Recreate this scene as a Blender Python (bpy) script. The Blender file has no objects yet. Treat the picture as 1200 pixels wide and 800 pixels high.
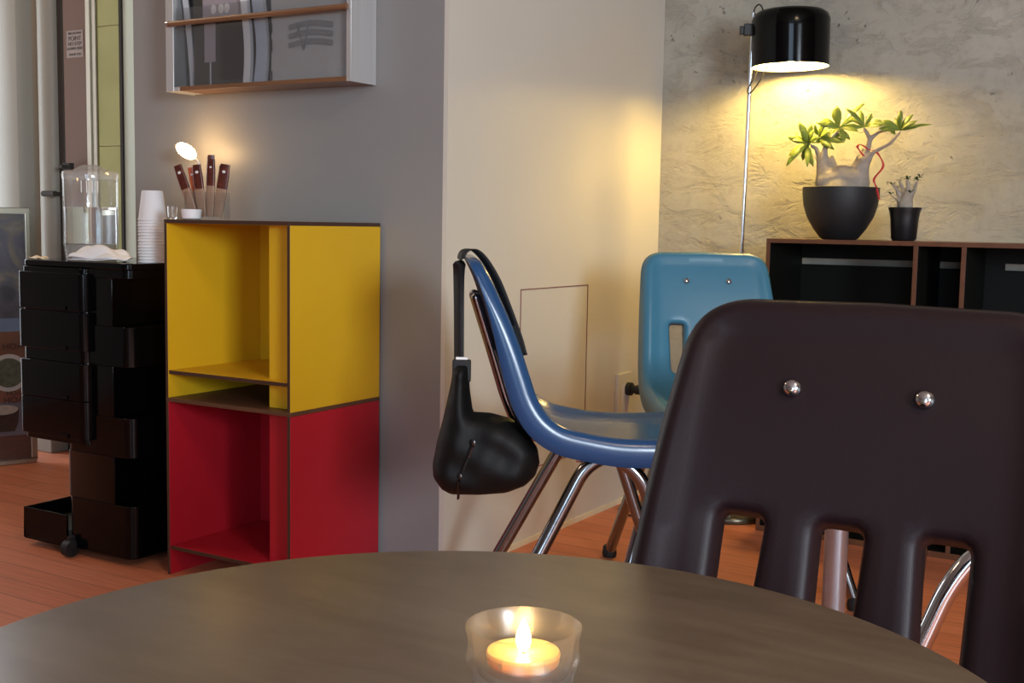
import bpy, bmesh, math, random
import numpy as np
from mathutils import Vector, Matrix, geometry
from math import pi, sin, cos, radians as R

random.seed(7)
scene = bpy.context.scene
col = scene.collection

# ------------------------------------------------------------------ helpers
def lin(c):
    c = c/255.0
    return c/12.92 if c <= .04045 else ((c+.055)/1.055)**2.4

def rgb(r, g, b): return (lin(r), lin(g), lin(b), 1)

def new_mat(name):
    m = bpy.data.materials.new(name); m.use_nodes = True
    nt = m.node_tree
    return m, nt, nt.nodes['Principled BSDF']

def N(nt, kind, **kw):
    n = nt.nodes.new(kind)
    for k, v in kw.items():
        if k in n.inputs: n.inputs[k].default_value = v
        else: setattr(n, k, v)
    return n

def mat(name, color, rough=.5, metal=0, var=.08, scale=20, bump=0, bscale=200, coat=0, spec=.5, stretch=(1,1,1)):
    """plain procedural material: colour with a soft noise variation and optional bump"""
    m, nt, b = new_mat(name)
    tc = N(nt, 'ShaderNodeTexCoord')
    mp = N(nt, 'ShaderNodeMapping'); mp.inputs['Scale'].default_value = stretch
    nt.links.new(tc.outputs['Object'], mp.inputs['Vector'])
    no = N(nt, 'ShaderNodeTexNoise', Scale=scale, Detail=4.0)
    nt.links.new(mp.outputs['Vector'], no.inputs['Vector'])
    mx = N(nt, 'ShaderNodeMix', data_type='RGBA')
    a = [max(0, c*(1-var)) for c in color[:3]]+[1]; d = [min(1, c*(1+var)) for c in color[:3]]+[1]
    mx.inputs['A'].default_value = a; mx.inputs['B'].default_value = d
    nt.links.new(no.outputs['Fac'], mx.inputs['Factor'])
    nt.links.new(mx.outputs['Result'], b.inputs['Base Color'])
    b.inputs['Roughness'].default_value = rough
    b.inputs['Metallic'].default_value = metal
    b.inputs['Specular IOR Level'].default_value = spec
    b.inputs['Coat Weight'].default_value = coat
    b.inputs['Coat Roughness'].default_value = .1
    if bump:
        n2 = N(nt, 'ShaderNodeTexNoise', Scale=bscale, Detail=3.0)
        nt.links.new(mp.outputs['Vector'], n2.inputs['Vector'])
        bp = N(nt, 'ShaderNodeBump', Strength=bump, Distance=.002)
        nt.links.new(n2.outputs['Fac'], bp.inputs['Height'])
        nt.links.new(bp.outputs['Normal'], b.inputs['Normal'])
    return m

def emis(name, color, strength):
    m, nt, b = new_mat(name)
    b.inputs['Base Color'].default_value = color
    b.inputs['Emission Color'].default_value = color
    b.inputs['Emission Strength'].default_value = strength
    return m

def glass(name, color=(1,1,1,1), rough=0, ior=1.45):
    m, nt, b = new_mat(name)
    b.inputs['Base Color'].default_value = color
    b.inputs['Roughness'].default_value = rough
    b.inputs['IOR'].default_value = ior
    b.inputs['Transmission Weight'].default_value = 1
    return m

def clear_sheet(name, color=(1,1,1,1), gloss=.12, milk=0.0, milk_col=(.9,.9,.9,1), rough=.03):
    """thin clear plastic or pane: lets light straight through, with a soft sheen"""
    m = bpy.data.materials.new(name); m.use_nodes = True
    nt = m.node_tree; nt.nodes.clear()
    out = N(nt, 'ShaderNodeOutputMaterial')
    tr = N(nt, 'ShaderNodeBsdfTransparent'); tr.inputs['Color'].default_value = color
    gl = N(nt, 'ShaderNodeBsdfGlossy'); gl.inputs['Roughness'].default_value = rough
    fr = N(nt, 'ShaderNodeLayerWeight', Blend=.35)
    mth = N(nt, 'ShaderNodeMath', operation='MULTIPLY_ADD'); mth.inputs[1].default_value = .28; mth.inputs[2].default_value = gloss*.2
    nt.links.new(fr.outputs['Fresnel'], mth.inputs[0])
    m1 = N(nt, 'ShaderNodeMixShader')
    nt.links.new(mth.outputs[0], m1.inputs[0]); nt.links.new(tr.outputs[0], m1.inputs[1]); nt.links.new(gl.outputs[0], m1.inputs[2])
    df = N(nt, 'ShaderNodeBsdfDiffuse'); df.inputs['Color'].default_value = milk_col
    tl = N(nt, 'ShaderNodeBsdfTranslucent'); tl.inputs['Color'].default_value = milk_col
    ad = N(nt, 'ShaderNodeMixShader'); ad.inputs[0].default_value = .5
    nt.links.new(df.outputs[0], ad.inputs[1]); nt.links.new(tl.outputs[0], ad.inputs[2])
    m2 = N(nt, 'ShaderNodeMixShader'); m2.inputs[0].default_value = milk
    nt.links.new(m1.outputs[0], m2.inputs[1]); nt.links.new(ad.outputs[0], m2.inputs[2])
    nt.links.new(m2.outputs[0], out.inputs['Surface'])
    return m

class MB:
    """collects shapes, then links them as ONE mesh object"""
    def __init__(s): s.v = []; s.f = []; s.mi = []; s.cur = 0
    def add(s, vs, fs):
        o = len(s.v); s.v += [tuple(v) for v in vs]; s.f += [tuple(o+i for i in f) for f in fs]; s.mi += [s.cur]*len(fs)
        return s
    def box(s, x0, x1, y0, y1, z0, z1, M=None):
        vs = [Vector((x, y, z)) for x in (x0, x1) for y in (y0, y1) for z in (z0, z1)]
        if M: vs = [M @ v for v in vs]
        return s.add(vs, [(0,1,3,2),(4,6,7,5),(0,4,5,1),(2,3,7,6),(0,2,6,4),(1,5,7,3)])
    def prism(s, pts, z0, z1, M=None):
        n = len(pts)
        vs = [Vector((p[0], p[1], z0)) for p in pts]+[Vector((p[0], p[1], z1)) for p in pts]
        if M: vs = [M @ v for v in vs]
        return s.add(vs, [tuple(range(n-1, -1, -1)), tuple(range(n, 2*n))]+[(i, (i+1) % n, n+(i+1) % n, n+i) for i in range(n)])
    def lathe(s, prof, seg=48, c=(0,0,0), M=None, close=False):
        vs = []; n = len(prof)
        for k in range(seg):
            a = 2*pi*k/seg
            for r, z in prof:
                v = Vector((c[0]+r*cos(a), c[1]+r*sin(a), c[2]+z)); vs.append(M @ v if M else v)
        fs = []
        for k in range(seg):
            k2 = (k+1) % seg
            for i in range(n-1 if not close else n):
                j = (i+1) % n
                fs.append((k*n+i, k2*n+i, k2*n+j, k*n+j))
        return s.add(vs, fs)
    def tube(s, pts, r, seg=12, caps=True, flat=1.0, up=None):
        pts = [Vector(p) for p in pts]; n = len(pts)
        rr = r if isinstance(r, (list, tuple)) else [r]*n
        vs = []; prev = None
        for i, p in enumerate(pts):
            t = (pts[min(i+1, n-1)]-pts[max(i-1, 0)]).normalized()
            if prev is None:
                a = Vector(up) if up else (Vector((0,0,1)) if abs(t.z) < .9 else Vector((1,0,0)))
                u = (a - t*a.dot(t)).normalized()
            else:
                u = (prev - t*prev.dot(t)).normalized()
            prev = u; w = t.cross(u)
            for k in range(seg):
                a = 2*pi*k/seg
                vs.append(p + u*(cos(a)*rr[i]*flat) + w*(sin(a)*rr[i]))
        fs = []
        for i in range(n-1):
            for k in range(seg):
                k2 = (k+1) % seg
                fs.append((i*seg+k, i*seg+k2, (i+1)*seg+k2, (i+1)*seg+k))
        if caps: fs += [tuple(range(seg-1, -1, -1)), tuple(range((n-1)*seg, n*seg))]
        return s.add(vs, fs)
    def ball(s, c, r, seg=20, rings=12, sc=(1,1,1), M=None):
        prof = [(max(1e-5, sin(pi*i/rings)), -cos(pi*i/rings)) for i in range(rings+1)]
        vs = []
        for k in range(seg):
            a = 2*pi*k/seg
            for q, z in prof:
                v = Vector((q*cos(a)*r*sc[0], q*sin(a)*r*sc[1], z*r*sc[2]))
                if M: v = M.to_3x3() @ v
                vs.append(v+Vector(c))
        n = rings+1
        return s.add(vs, [(k*n+i, ((k+1) % seg)*n+i, ((k+1) % seg)*n+i+1, k*n+i+1) for k in range(seg) for i in range(rings)])
    def build(s, name, m, parent=None, smooth=False, bevel=0, solid=0, angle=40):
        me = bpy.data.meshes.new(name); me.from_pydata(s.v, [], s.f)
        for mm in (m if isinstance(m, (list, tuple)) else [m]): me.materials.append(mm)
        if any(s.mi):
            me.polygons.foreach_set('material_index', s.mi)
        bm = bmesh.new(); bm.from_mesh(me)
        bmesh.ops.remove_doubles(bm, verts=bm.verts, dist=1e-6)
        bmesh.ops.recalc_face_normals(bm, faces=bm.faces)
        bm.to_mesh(me); bm.free()
        o = bpy.data.objects.new(name, me); col.objects.link(o)
        if parent: o.parent = parent
        if smooth:
            me.shade_smooth()
            me.set_sharp_from_angle(angle=R(angle))
        if solid:
            md = o.modifiers.new('solid', 'SOLIDIFY'); md.thickness = solid; md.offset = 0
        if bevel:
            md = o.modifiers.new('bevel', 'BEVEL'); md.width = bevel; md.segments = 3; md.limit_method = 'ANGLE'; md.angle_limit = R(40)
            md.harden_normals = False
        return o

def tag(o, label, cat, group=None, kind=None):
    if label: o['label'] = label
    if cat: o['category'] = cat
    if group: o['group'] = group
    if kind: o['kind'] = kind
    return o

def thing(name, label, cat, loc=(0,0,0), rotz=0, group=None):
    o = bpy.data.objects.new(name, None); col.objects.link(o)
    o.location = loc; o.rotation_euler = (0,0,rotz); o.empty_display_size = .05
    return tag(o, label, cat, group)

def struct(name, mb, m, parent=None, label=None, **kw):
    o = mb.build(name, m, parent, **kw)
    if not parent: o['kind'] = 'structure'
    if label: o['label'] = label
    return o

def spline(pts, n=8):
    """Catmull-Rom through the points"""
    P = [Vector(p) for p in pts]; P = [P[0]*2-P[1]]+P+[P[-1]*2-P[-2]]
    out = []
    for i in range(1, len(P)-2):
        for k in range(n):
            t = k/n
            out.append(.5*((2*P[i])+(P[i+1]-P[i-1])*t+(2*P[i-1]-5*P[i]+4*P[i+1]-P[i+2])*t*t+(3*P[i]-P[i-1]-3*P[i+1]+P[i+2])*t**3))
    out.append(P[-2]); return out

def fillet(pts, rad, n=7):
    """polyline with rounded bends"""
    P = [Vector(p) for p in pts]; out = [P[0]]
    for i in range(1, len(P)-1):
        a = (P[i-1]-P[i]); b = (P[i+1]-P[i])
        r = min(rad if not isinstance(rad, (list, tuple)) else rad[i-1], a.length*.48, b.length*.48)
        s, e = P[i]+a.normalized()*r, P[i]+b.normalized()*r
        for k in range(n+1):
            t = k/n; out.append(s*(1-t)**2+P[i]*2*t*(1-t)+e*t*t)
    out.append(P[-1]); return out

def rrect(x0, x1, y0, y1, r, n=6):
    out = []
    for cx, cy, a0 in ((x1-r, y1-r, 0), (x0+r, y1-r, 90), (x0+r, y0+r, 180), (x1-r, y0+r, 270)):
        for k in range(n+1):
            a = R(a0+90*k/n); out.append((cx+r*cos(a), cy+r*sin(a)))
    return out

# ------------------------------------------------------------------ materials
M = {}
M['chrome'] = mat('chrome', (.62,.62,.63,1), .12, 1, .03)
M['chrome_dark_reflect'] = mat('chrome_dark_reflect', (.30,.31,.33,1), .14, 1, .03)  # chair chrome copy, dark reflections of the room put into its base colour
M['brushed'] = mat('brushed_steel', (.78,.79,.78,1), .42, .75, .12, 60, stretch=(1,1,.03))
M['brushed2'] = mat('satin_steel', (.50,.54,.60,1), .30, .85, .08, 40, stretch=(1,1,.05))
M['alu'] = mat('aluminium_frame', rgb(176,174,160), .35, 1, .05)
M['black_gloss'] = mat('glossy_black_plastic', (.0012,.0012,.0014,1), .12, 0, .1, spec=.2)
M['black_matt'] = mat('matt_black', (.006,.006,.006,1), .5, 0, .2)
M['rubber'] = mat('black_rubber', (.01,.01,.01,1), .6)
M['pot'] = mat('charcoal_ceramic', (.012,.012,.013,1), .55, 0, .2, bump=.2, bscale=120)
M['potp'] = mat('black_plastic_pot', (.009,.009,.010,1), .4, 0, .2)
M['yellow'] = mat('yellow_laminate', (.70,.41,.012,1), .42, 0, .04, 8, bump=.08, bscale=500)
M['red'] = mat('red_laminate', (.42,.009,.020,1), .45, 0, .05, 8, bump=.08, bscale=500)
M['ply'] = mat('dark_ply_edge', (.055,.025,.013,1), .5, 0, .3, 60, stretch=(.3,.3,4))
M['ply_light'] = mat('brown_ply_board', (.10,.045,.02,1), .5, 0, .25, 20, stretch=(.3,3,3))
M['walnut'] = mat('walnut_edge', (.13,.052,.024,1), .4, 0, .35, 40, stretch=(1,1,1))
M['cab_dark'] = mat('black_green_laminate', (.0045,.0052,.0036,1), .6, 0, .1, spec=.2)
M['maroon'] = mat('dark_maroon_plastic', (.011,.0042,.0058,1), .5, 0, .05, 30, bump=.12, bscale=900, spec=.3)
M['teal'] = mat('sky_blue_plastic', (.055,.205,.31,1), .34, 0, .03, 30, bump=.05, bscale=900)
M['blue'] = mat('blue_plastic', (.016,.066,.175,1), .26, 0, .03, 30, bump=.03, bscale=900, coat=.15)
M['paper'] = mat('white_paper', (.78,.77,.76,1), .6, 0, .03, 30, bump=.1, bscale=300)
M['paper_grey'] = mat('grey_paper', (.45,.45,.45,1), .5, 0, .06, 10)
M['wax'] = mat('white_wax', (.85,.72,.50,1), .35)
M['fabric'] = mat('black_nylon', (.005,.005,.0055,1), .55, 0, .3, 40, bump=.5, bscale=700)
M['bag_shiny'] = mat('black_coated_fabric', (.0045,.0045,.0045,1), .55, 0, .3, 40, bump=.5, bscale=40, spec=.22)
M['white_plastic'] = mat('white_plastic', (.75,.73,.68,1), .35)
M['bark'] = mat('pale_grey_bark', (.36,.31,.25,1), .75, 0, .3, 60, bump=.6, bscale=90)
M['soil'] = mat('dark_soil', (.03,.022,.015,1), .9, 0, .5, 90, bump=1, bscale=200)
M['door_brown'] = mat('brown_door_paint', (.15,.088,.062,1), .65, 0, .06, 6, spec=.25)
M['frame_dark'] = mat('dark_frame', (.05,.045,.04,1), .7, spec=.1)
M['frame_light'] = mat('pale_frame', (.55,.54,.42,1), .4)
M['glass'] = glass('clear_glass')
M['water'] = glass('water', (1,1,1,1), 0, 1.33)
M['wood_rail'] = mat('oiled_wood_rod', (.20,.095,.045,1), .3, 0, .3, 30, stretch=(.2,3,3))
M['red_leg'] = M['chrome']

def leaf_mat(name, c1, c2):
    m, nt, b = new_mat(name)
    tc = N(nt, 'ShaderNodeTexCoord'); no = N(nt, 'ShaderNodeTexNoise', Scale=25.0)
    nt.links.new(tc.outputs['Object'], no.inputs['Vector'])
    mx = N(nt, 'ShaderNodeMix', data_type='RGBA'); mx.inputs['A'].default_value = c1; mx.inputs['B'].default_value = c2
    nt.links.new(no.outputs['Fac'], mx.inputs['Factor'])
    nt.links.new(mx.outputs['Result'], b.inputs['Base Color'])
    b.inputs['Roughness'].default_value = .4
    tl = N(nt, 'ShaderNodeBsdfTranslucent'); nt.links.new(mx.outputs['Result'], tl.inputs['Color'])
    ms = N(nt, 'ShaderNodeMixShader'); ms.inputs[0].default_value = .35
    nt.links.new(b.outputs[0], ms.inputs[1]); nt.links.new(tl.outputs[0], ms.inputs[2])
    nt.links.new(ms.outputs[0], nt.nodes['Material Output'].inputs['Surface'])
    return m
M['leaf'] = leaf_mat('green_leaf', (.20,.30,.045,1), (.38,.46,.10,1))
M['leaf_dark'] = leaf_mat('dark_leaf', (.03,.07,.02,1), (.07,.13,.03,1))

def floor_mat():
    m, nt, b = new_mat('terracotta_floor_planks')
    tc = N(nt, 'ShaderNodeTexCoord')
    br = N(nt, 'ShaderNodeTexBrick'); br.offset = .37
    br.inputs['Scale'].default_value = 1; br.inputs['Mortar Size'].default_value = .0013
    br.inputs['Mortar Smooth'].default_value = .4
    br.inputs['Brick Width'].default_value = 1.35; br.inputs['Row Height'].default_value = .078
    br.inputs['Color1'].default_value = (.60,.185,.088,1); br.inputs['Color2'].default_value = (.68,.225,.11,1)
    br.inputs['Mortar'].default_value = (.20,.065,.034,1)
    nt.links.new(tc.outputs['Object'], br.inputs['Vector'])
    mp = N(nt, 'ShaderNodeMapping'); mp.inputs['Scale'].default_value = (2, 40, 1)
    nt.links.new(tc.outputs['Object'], mp.inputs['Vector'])
    no = N(nt, 'ShaderNodeTexNoise', Scale=3.0, Detail=6.0)
    nt.links.new(mp.outputs[0], no.inputs['Vector'])
    mx = N(nt, 'ShaderNodeMix', data_type='RGBA', blend_type='MULTIPLY'); mx.inputs['Factor'].default_value = .55
    cr = N(nt, 'ShaderNodeValToRGB'); cr.color_ramp.elements[0].color = (.6,.6,.6,1); cr.color_ramp.elements[0].position = .3
    cr.color_ramp.elements[1].color = (1,1,1,1); cr.color_ramp.elements[1].position = .65
    nt.links.new(no.outputs['Fac'], cr.inputs[0])
    nt.links.new(br.outputs['Color'], mx.inputs['A']); nt.links.new(cr.outputs[0], mx.inputs['B'])
    nt.links.new(mx.outputs['Result'], b.inputs['Base Color'])
    b.inputs['Roughness'].default_value = .5
    bp = N(nt, 'ShaderNodeBump', Strength=.3, Distance=.002); bp.invert = True
    nt.links.new(br.outputs['Fac'], bp.inputs['Height']); nt.links.new(bp.outputs[0], b.inputs['Normal'])
    return m
M['floor'] = floor_mat()

def concrete_mat():
    m, nt, b = new_mat('rough_cast_concrete')
    tc = N(nt, 'ShaderNodeTexCoord')
    n1 = N(nt, 'ShaderNodeTexNoise', Scale=2.2, Detail=8.0, Roughness=.62)
    n2 = N(nt, 'ShaderNodeTexNoise', Scale=38.0, Detail=5.0, Roughness=.7)
    mp = N(nt, 'ShaderNodeMapping'); mp.inputs['Scale'].default_value = (1, 1, 1.9); mp.inputs['Rotation'].default_value = (0, .3, 0)
    nt.links.new(tc.outputs['Object'], mp.inputs['Vector'])
    n3 = N(nt, 'ShaderNodeTexNoise', Scale=8.0, Detail=8.0, Roughness=.68, Distortion=.5)
    nt.links.new(mp.outputs[0], n3.inputs['Vector'])
    vo = N(nt, 'ShaderNodeTexVoronoi', Scale=26.0, Randomness=1.0)
    for n in (n1, n2): nt.links.new(tc.outputs['Object'], n.inputs['Vector'])
    # warp the pits
    wa = N(nt, 'ShaderNodeMix', data_type='RGBA', blend_type='LINEAR_LIGHT'); wa.inputs['Factor'].default_value = .05
    nt.links.new(tc.outputs['Object'], wa.inputs['A']); nt.links.new(n3.outputs['Color'], wa.inputs['B'])
    nt.links.new(wa.outputs['Result'], vo.inputs['Vector'])
    cr = N(nt, 'ShaderNodeValToRGB')
    cr.color_ramp.elements[0].position = .3; cr.color_ramp.elements[0].color = (.30,.285,.235,1)
    cr.color_ramp.elements[1].position = .7; cr.color_ramp.elements[1].color = (.46,.44,.37,1)
    nt.links.new(n1.outputs['Fac'], cr.inputs[0])
    c2 = N(nt, 'ShaderNodeValToRGB')
    c2.color_ramp.elements[0].position = .32; c2.color_ramp.elements[0].color = (.72,.70,.66,1)
    c2.color_ramp.elements[1].position = .5; c2.color_ramp.elements[1].color = (1,1,1,1)
    nt.links.new(n2.outputs['Fac'], c2.inputs[0])
    mx = N(nt, 'ShaderNodeMix', data_type='RGBA', blend_type='MULTIPLY'); mx.inputs['Factor'].default_value = .4
    nt.links.new(cr.outputs[0], mx.inputs['A']); nt.links.new(c2.outputs[0], mx.inputs['B'])
    # pits
    pr_ = N(nt, 'ShaderNodeValToRGB')
    pr_.color_ramp.elements[0].position = .03; pr_.color_ramp.elements[0].color = (0,0,0,1)
    pr_.color_ramp.elements[1].position = .16; pr_.color_ramp.elements[1].color = (1,1,1,1)
    nt.links.new(vo.outputs['Distance'], pr_.inputs[0])
    # keep only some of the pits
    msk = N(nt, 'ShaderNodeValToRGB'); msk.color_ramp.elements[0].position = .52; msk.color_ramp.elements[1].position = .6
    n4 = N(nt, 'ShaderNodeTexNoise', Scale=5.0, Detail=2.0); nt.links.new(tc.outputs['Object'], n4.inputs['Vector'])
    nt.links.new(n4.outputs['Fac'], msk.inputs[0])
    mxp = N(nt, 'ShaderNodeMix', data_type='RGBA'); mxp.inputs['A'].default_value = (1,1,1,1)
    nt.links.new(msk.outputs[0], mxp.inputs['Factor']); nt.links.new(pr_.outputs[0], mxp.inputs['B'])
    mx2 = N(nt, 'ShaderNodeMix', data_type='RGBA', blend_type='MULTIPLY'); mx2.inputs['Factor'].default_value = .5
    nt.links.new(mx.outputs['Result'], mx2.inputs['A']); nt.links.new(mxp.outputs['Result'], mx2.inputs['B'])
    nt.links.new(mx2.outputs['Result'], b.inputs['Base Color'])
    b.inputs['Roughness'].default_value = .75
    # ridges from distorted noise
    rd = N(nt, 'ShaderNodeValToRGB'); rd.color_ramp.elements[0].position = .36; rd.color_ramp.elements[1].position = .50
    nt.links.new(n3.outputs['Fac'], rd.inputs[0])
    b1 = N(nt, 'ShaderNodeBump', Strength=.6, Distance=.006); nt.links.new(rd.outputs[0], b1.inputs['Height'])
    b2 = N(nt, 'ShaderNodeBump', Strength=.7, Distance=.006); nt.links.new(mxp.outputs['Result'], b2.inputs['Height'])
    b3 = N(nt, 'ShaderNodeBump', Strength=.5, Distance=.004); nt.links.new(n2.outputs['Fac'], b3.inputs['Height'])
    nt.links.new(b1.outputs[0], b2.inputs['Normal']); nt.links.new(b2.outputs[0], b3.inputs['Normal'])
    nt.links.new(b3.outputs[0], b.inputs['Normal'])
    return m
M['concrete'] = concrete_mat()
M['wall_grey'] = mat('grey_wall_paint', (.285,.276,.264,1), .42, 0, .03, 3, bump=.12, bscale=260, spec=.4)
M['wall_white'] = mat('off_white_wall_paint', (.66,.62,.53,1), .38, 0, .03, 3, bump=.10, bscale=160, spec=.5)
M['wall_plain'] = mat('plain_wall_paint', (.30,.28,.26,1), .7, 0, .03, 3)
M['ceiling'] = mat('ceiling_paint', (.38,.36,.33,1), .8, 0, .03, 3)
M['column'] = mat('putty_column_paint', (.27,.255,.21,1), .55, 0, .05, 5)
M['marble'] = mat('pale_stone_cladding', (.36,.33,.20,1), .6, 0, .3, 5, bump=.2)

def table_mat():
    m, nt, b = new_mat('brown_grey_laminate')
    tc = N(nt, 'ShaderNodeTexCoord')
    mp = N(nt, 'ShaderNodeMapping'); mp.inputs['Scale'].default_value = (3, 16, 1); mp.inputs['Rotation'].default_value = (0,0,R(18))
    nt.links.new(tc.outputs['Object'], mp.inputs['Vector'])
    no = N(nt, 'ShaderNodeTexNoise', Scale=4.0, Detail=6.0, Roughness=.6)
    nt.links.new(mp.outputs[0], no.inputs['Vector'])
    cr = N(nt, 'ShaderNodeValToRGB')
    cr.color_ramp.elements[0].position = .3; cr.color_ramp.elements[0].color = (.098,.070,.046,1)
    cr.color_ramp.elements[1].position = .72; cr.color_ramp.elements[1].color = (.138,.103,.070,1)
    nt.links.new(no.outputs['Fac'], cr.inputs[0]); nt.links.new(cr.outputs[0], b.inputs['Base Color'])
    n2 = N(nt, 'ShaderNodeTexNoise', Scale=16.0, Detail=4.0); nt.links.new(tc.outputs['Object'], n2.inputs['Vector'])
    mr = N(nt, 'ShaderNodeMapRange'); mr.inputs['To Min'].default_value = .26; mr.inputs['To Max'].default_value = .40
    nt.links.new(n2.outputs['Fac'], mr.inputs[0]); nt.links.new(mr.outputs[0], b.inputs['Roughness'])
    bp = N(nt, 'ShaderNodeBump', Strength=.06, Distance=.002); nt.links.new(n2.outputs['Fac'], bp.inputs['Height']); nt.links.new(bp.outputs[0], b.inputs['Normal'])
    b.inputs['Specular IOR Level'].default_value = .6
    return m
M['table'] = table_mat()

# ------------------------------------------------------------------ the room
XW, YG, YC = -1.557, 2.28, 3.47        # white wall plane, grey wall plane, concrete wall plane
XR, YB, XL, H = 2.9, -3.2, -4.6, 2.75
struct('floor', MB().box(XL, XR, YB, 5.2, -.1, 0), M['floor'])
struct('ceiling', MB().box(XL, XR, YB, 3.6, H, H+.1), M['ceiling'])
# grey wall block with the off-white return on its right side
wl = MB(); wl.box(-2.595, XW-.012, YG, YC, 0, H)
struct('wall_left', wl, M['wall_grey'], label='grey painted wall behind the coloured shelf boxes')
wm = MB(); wm.box(XW-.012, XW, YG, YC, 0, H)
struct('wall_middle', wm, M['wall_white'], label='off-white wall between the grey wall and the concrete')
struct('wall_far', MB().box(-2.6, XR, YC, YC+.2, 0, H), M['concrete'], label='rough cast concrete wall')
wr = MB(); wr.box(XR, XR+.15, -.35, YC, 0, H); wr.box(XR, XR+.15, YB, -1.65, 0, H); wr.box(XR, XR+.15, -1.65, -.35, 0, .9); wr.box(XR, XR+.15, -1.65, -.35, 2.0, H)
struct('wall_right', wr, M['wall_plain'])
ws = MB(); ws.box(XL-.15, XL, YB, 1.8, 0, H); ws.box(XL-.15, XL, 1.8, 2.8, 2.1, H)
struct('wall_side', ws, M['wall_plain'])
# wall behind the viewer with its street windows
wb = MB()
wb.box(XL, .55, YB-.15, YB, 0, H); wb.box(.55, 2.0, YB-.15, YB, 0, .35); wb.box(.55, 2.0, YB-.15, YB, 2.45, H)
wb.box(1.2, 1.32, YB-.15, YB, .35, 2.45)
wb.box(2.0, XR, YB-.15, YB, 0, H)
struct('wall_behind', wb, M['wall_plain'])
struct('baseboard_middle', MB().box(XW, XW+.004, YG+.002, YC, 0, .014), mat('cream_skirting', (.80,.72,.50,1), .35))
# service hatch in the off-white wall, seen as a fine dark outline
hb = MB()
y0, y1, z0, z1, t = 2.621, 2.995, .20, .680, .0022
hb.box(XW, XW+.0015, y0, y1, z1-t*1.1, z1); hb.box(XW, XW+.0015, y0, y0+t, z0, z1); hb.box(XW, XW+.0015, y1-t, y1, z0, z1); hb.box(XW, XW+.0015, y0, y1, z0, z0+t)
struct('trim_1', hb, mat('hatch_gap', (.20,.06,.035,1), .7), label='fine dark outline of a service hatch in the off-white wall')

# entrance side: columns, brown door, frames, stone outside
cm = MB()
cm.prism([(-3.878,2.80),(-3.878,2.78),(-3.868,2.765),(-3.84,2.757),(-3.78,2.757),(-3.752,2.765),(-3.740,2.785),(-3.738,2.90),(-3.878,2.90)], 0, H)
cm.box(-3.739, -3.675, 2.82, 2.90, 0, H)
cm.prism([(-3.676,2.82),(-3.672,2.795),(-3.655,2.78),(-3.625,2.775),(-3.598,2.785),(-3.588,2.80),(-3.587,2.9),(-3.676,2.9)], 0, H)
struct('wall_entrance', cm, M['column'], smooth=True, label='putty coloured fluted wall panel beside the entrance')
cb = MB(); cb.box(-3.67, -3.57, 2.74, 2.90, 0, .10)
struct('baseboard_entrance', cb, M['column'], bevel=.004)
struct('wall_corner', MB().box(XL, -3.879, 2.78, 2.92, 0, H), M['door_brown'], label='brown wall edge at the far left')
dr = struct('door_1', MB().box(-3.540, -3.421, 2.800, 2.83, .01, 2.3), M['door_brown'], label='brown door stile with a small notice')
hw = MB(); hw.box(-3.512, -3.476, 2.765, 2.785, 1.005, 1.032); hw.box(-3.505, -3.485, 2.74, 2.766, 1.012, 1.024)
hw.build('door_latch', M['frame_dark'], dr, bevel=.002)
struct('trim_2', MB().box(-3.587, -3.541, 2.81, 2.86, 0, H), M['frame_dark'], label='dark gap beside the brown door')
hb = MB(); hb.tube([(-3.60,2.75,.925),(-3.535,2.75,.925)], .010); hb.box(-3.575, -3.565, 2.75, 2.82, .918, .932)
struct('trim_3', hb, M['frame_dark'], label='short dark door pull')
wf = MB(); wf.box(-3.420, -3.400, 2.796, 2.81, 0, H); wf.box(-3.392, -3.376, 2.800, 2.811, 0, H)
w1 = struct('window_1', wf, M['frame_light'], label='pale frame of the glazed entrance')
wg = MB(); wg.box(-3.256, -3.243, 2.798, 2.811, 0, H); wg.build('mullion', M['frame_dark'], w1)
wp = MB(); wp.box(-3.376, -3.256, 2.805, 2.811, 0, H); wp.build('pane', clear_sheet('bronze_tinted_pane', (.93,.86,.66,1), .05), w1)
wp = MB(); wp.box(-3.243, -2.60, 2.805, 2.811, 0, H); wp.build('pane', clear_sheet('frosted_green_pane', (.86,1,.90,1), .1, .95, (.93,1,.93,1)), w1)
struct('trim_4', MB().box(-2.74, -2.60, 2.80, 3.5, 0, H), M['wall_grey'])
sb = MB()
for k in range(4):
    for j in range(5):
        sb.box(-5.4+k*.9, -4.504+k*.9, 4.30, 4.36, -.02+j*.62, .597+j*.62)
struct('wall_outside', sb, M['marble'], bevel=.002, label='pale stone cladding outside the entrance')

# notice on the door
ntc = thing('door_notice', 'small pale printed notice stuck on the brown door', 'notice', (-3.479, 2.7995, 1.442))
MB().box(-.043, .043, -.001, 0, -.046, .046).build('sheet', mat('notice_paper', (.24,.175,.145,1), .6), ntc)
def text_part(body, size, loc, rot, m, parent, name='lettering', ext=.0004, align='CENTER'):
    cu = bpy.data.curves.new(name, 'FONT'); cu.body = body; cu.size = size; cu.extrude = ext; cu.align_x = align; cu.align_y = 'CENTER'
    t = bpy.data.objects.new('tmp_text', cu); col.objects.link(t)
    bpy.context.view_layer.update()
    me = bpy.data.meshes.new_from_object(t); col.objects.unlink(t); bpy.data.objects.remove(t)
    me.name = name; me.materials.clear(); me.materials.append(m)
    o = bpy.data.objects.new(name, me); col.objects.link(o); o.parent = parent; o.location = loc; o.rotation_euler = rot
    return o
ink = mat('dark_ink', (.03,.022,.02,1), .6)
for s, sz, z in (('PRECAUTION', .011, .036), ('POINT', .022, .018), ('NO STEP', .018, .000), ('DOWN HERE', .0135, -.016), ('THANK YOU', .011, -.036)):
    text_part(s, sz, (0, -.0014, z), (pi/2, 0, 0), ink, ntc)

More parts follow.
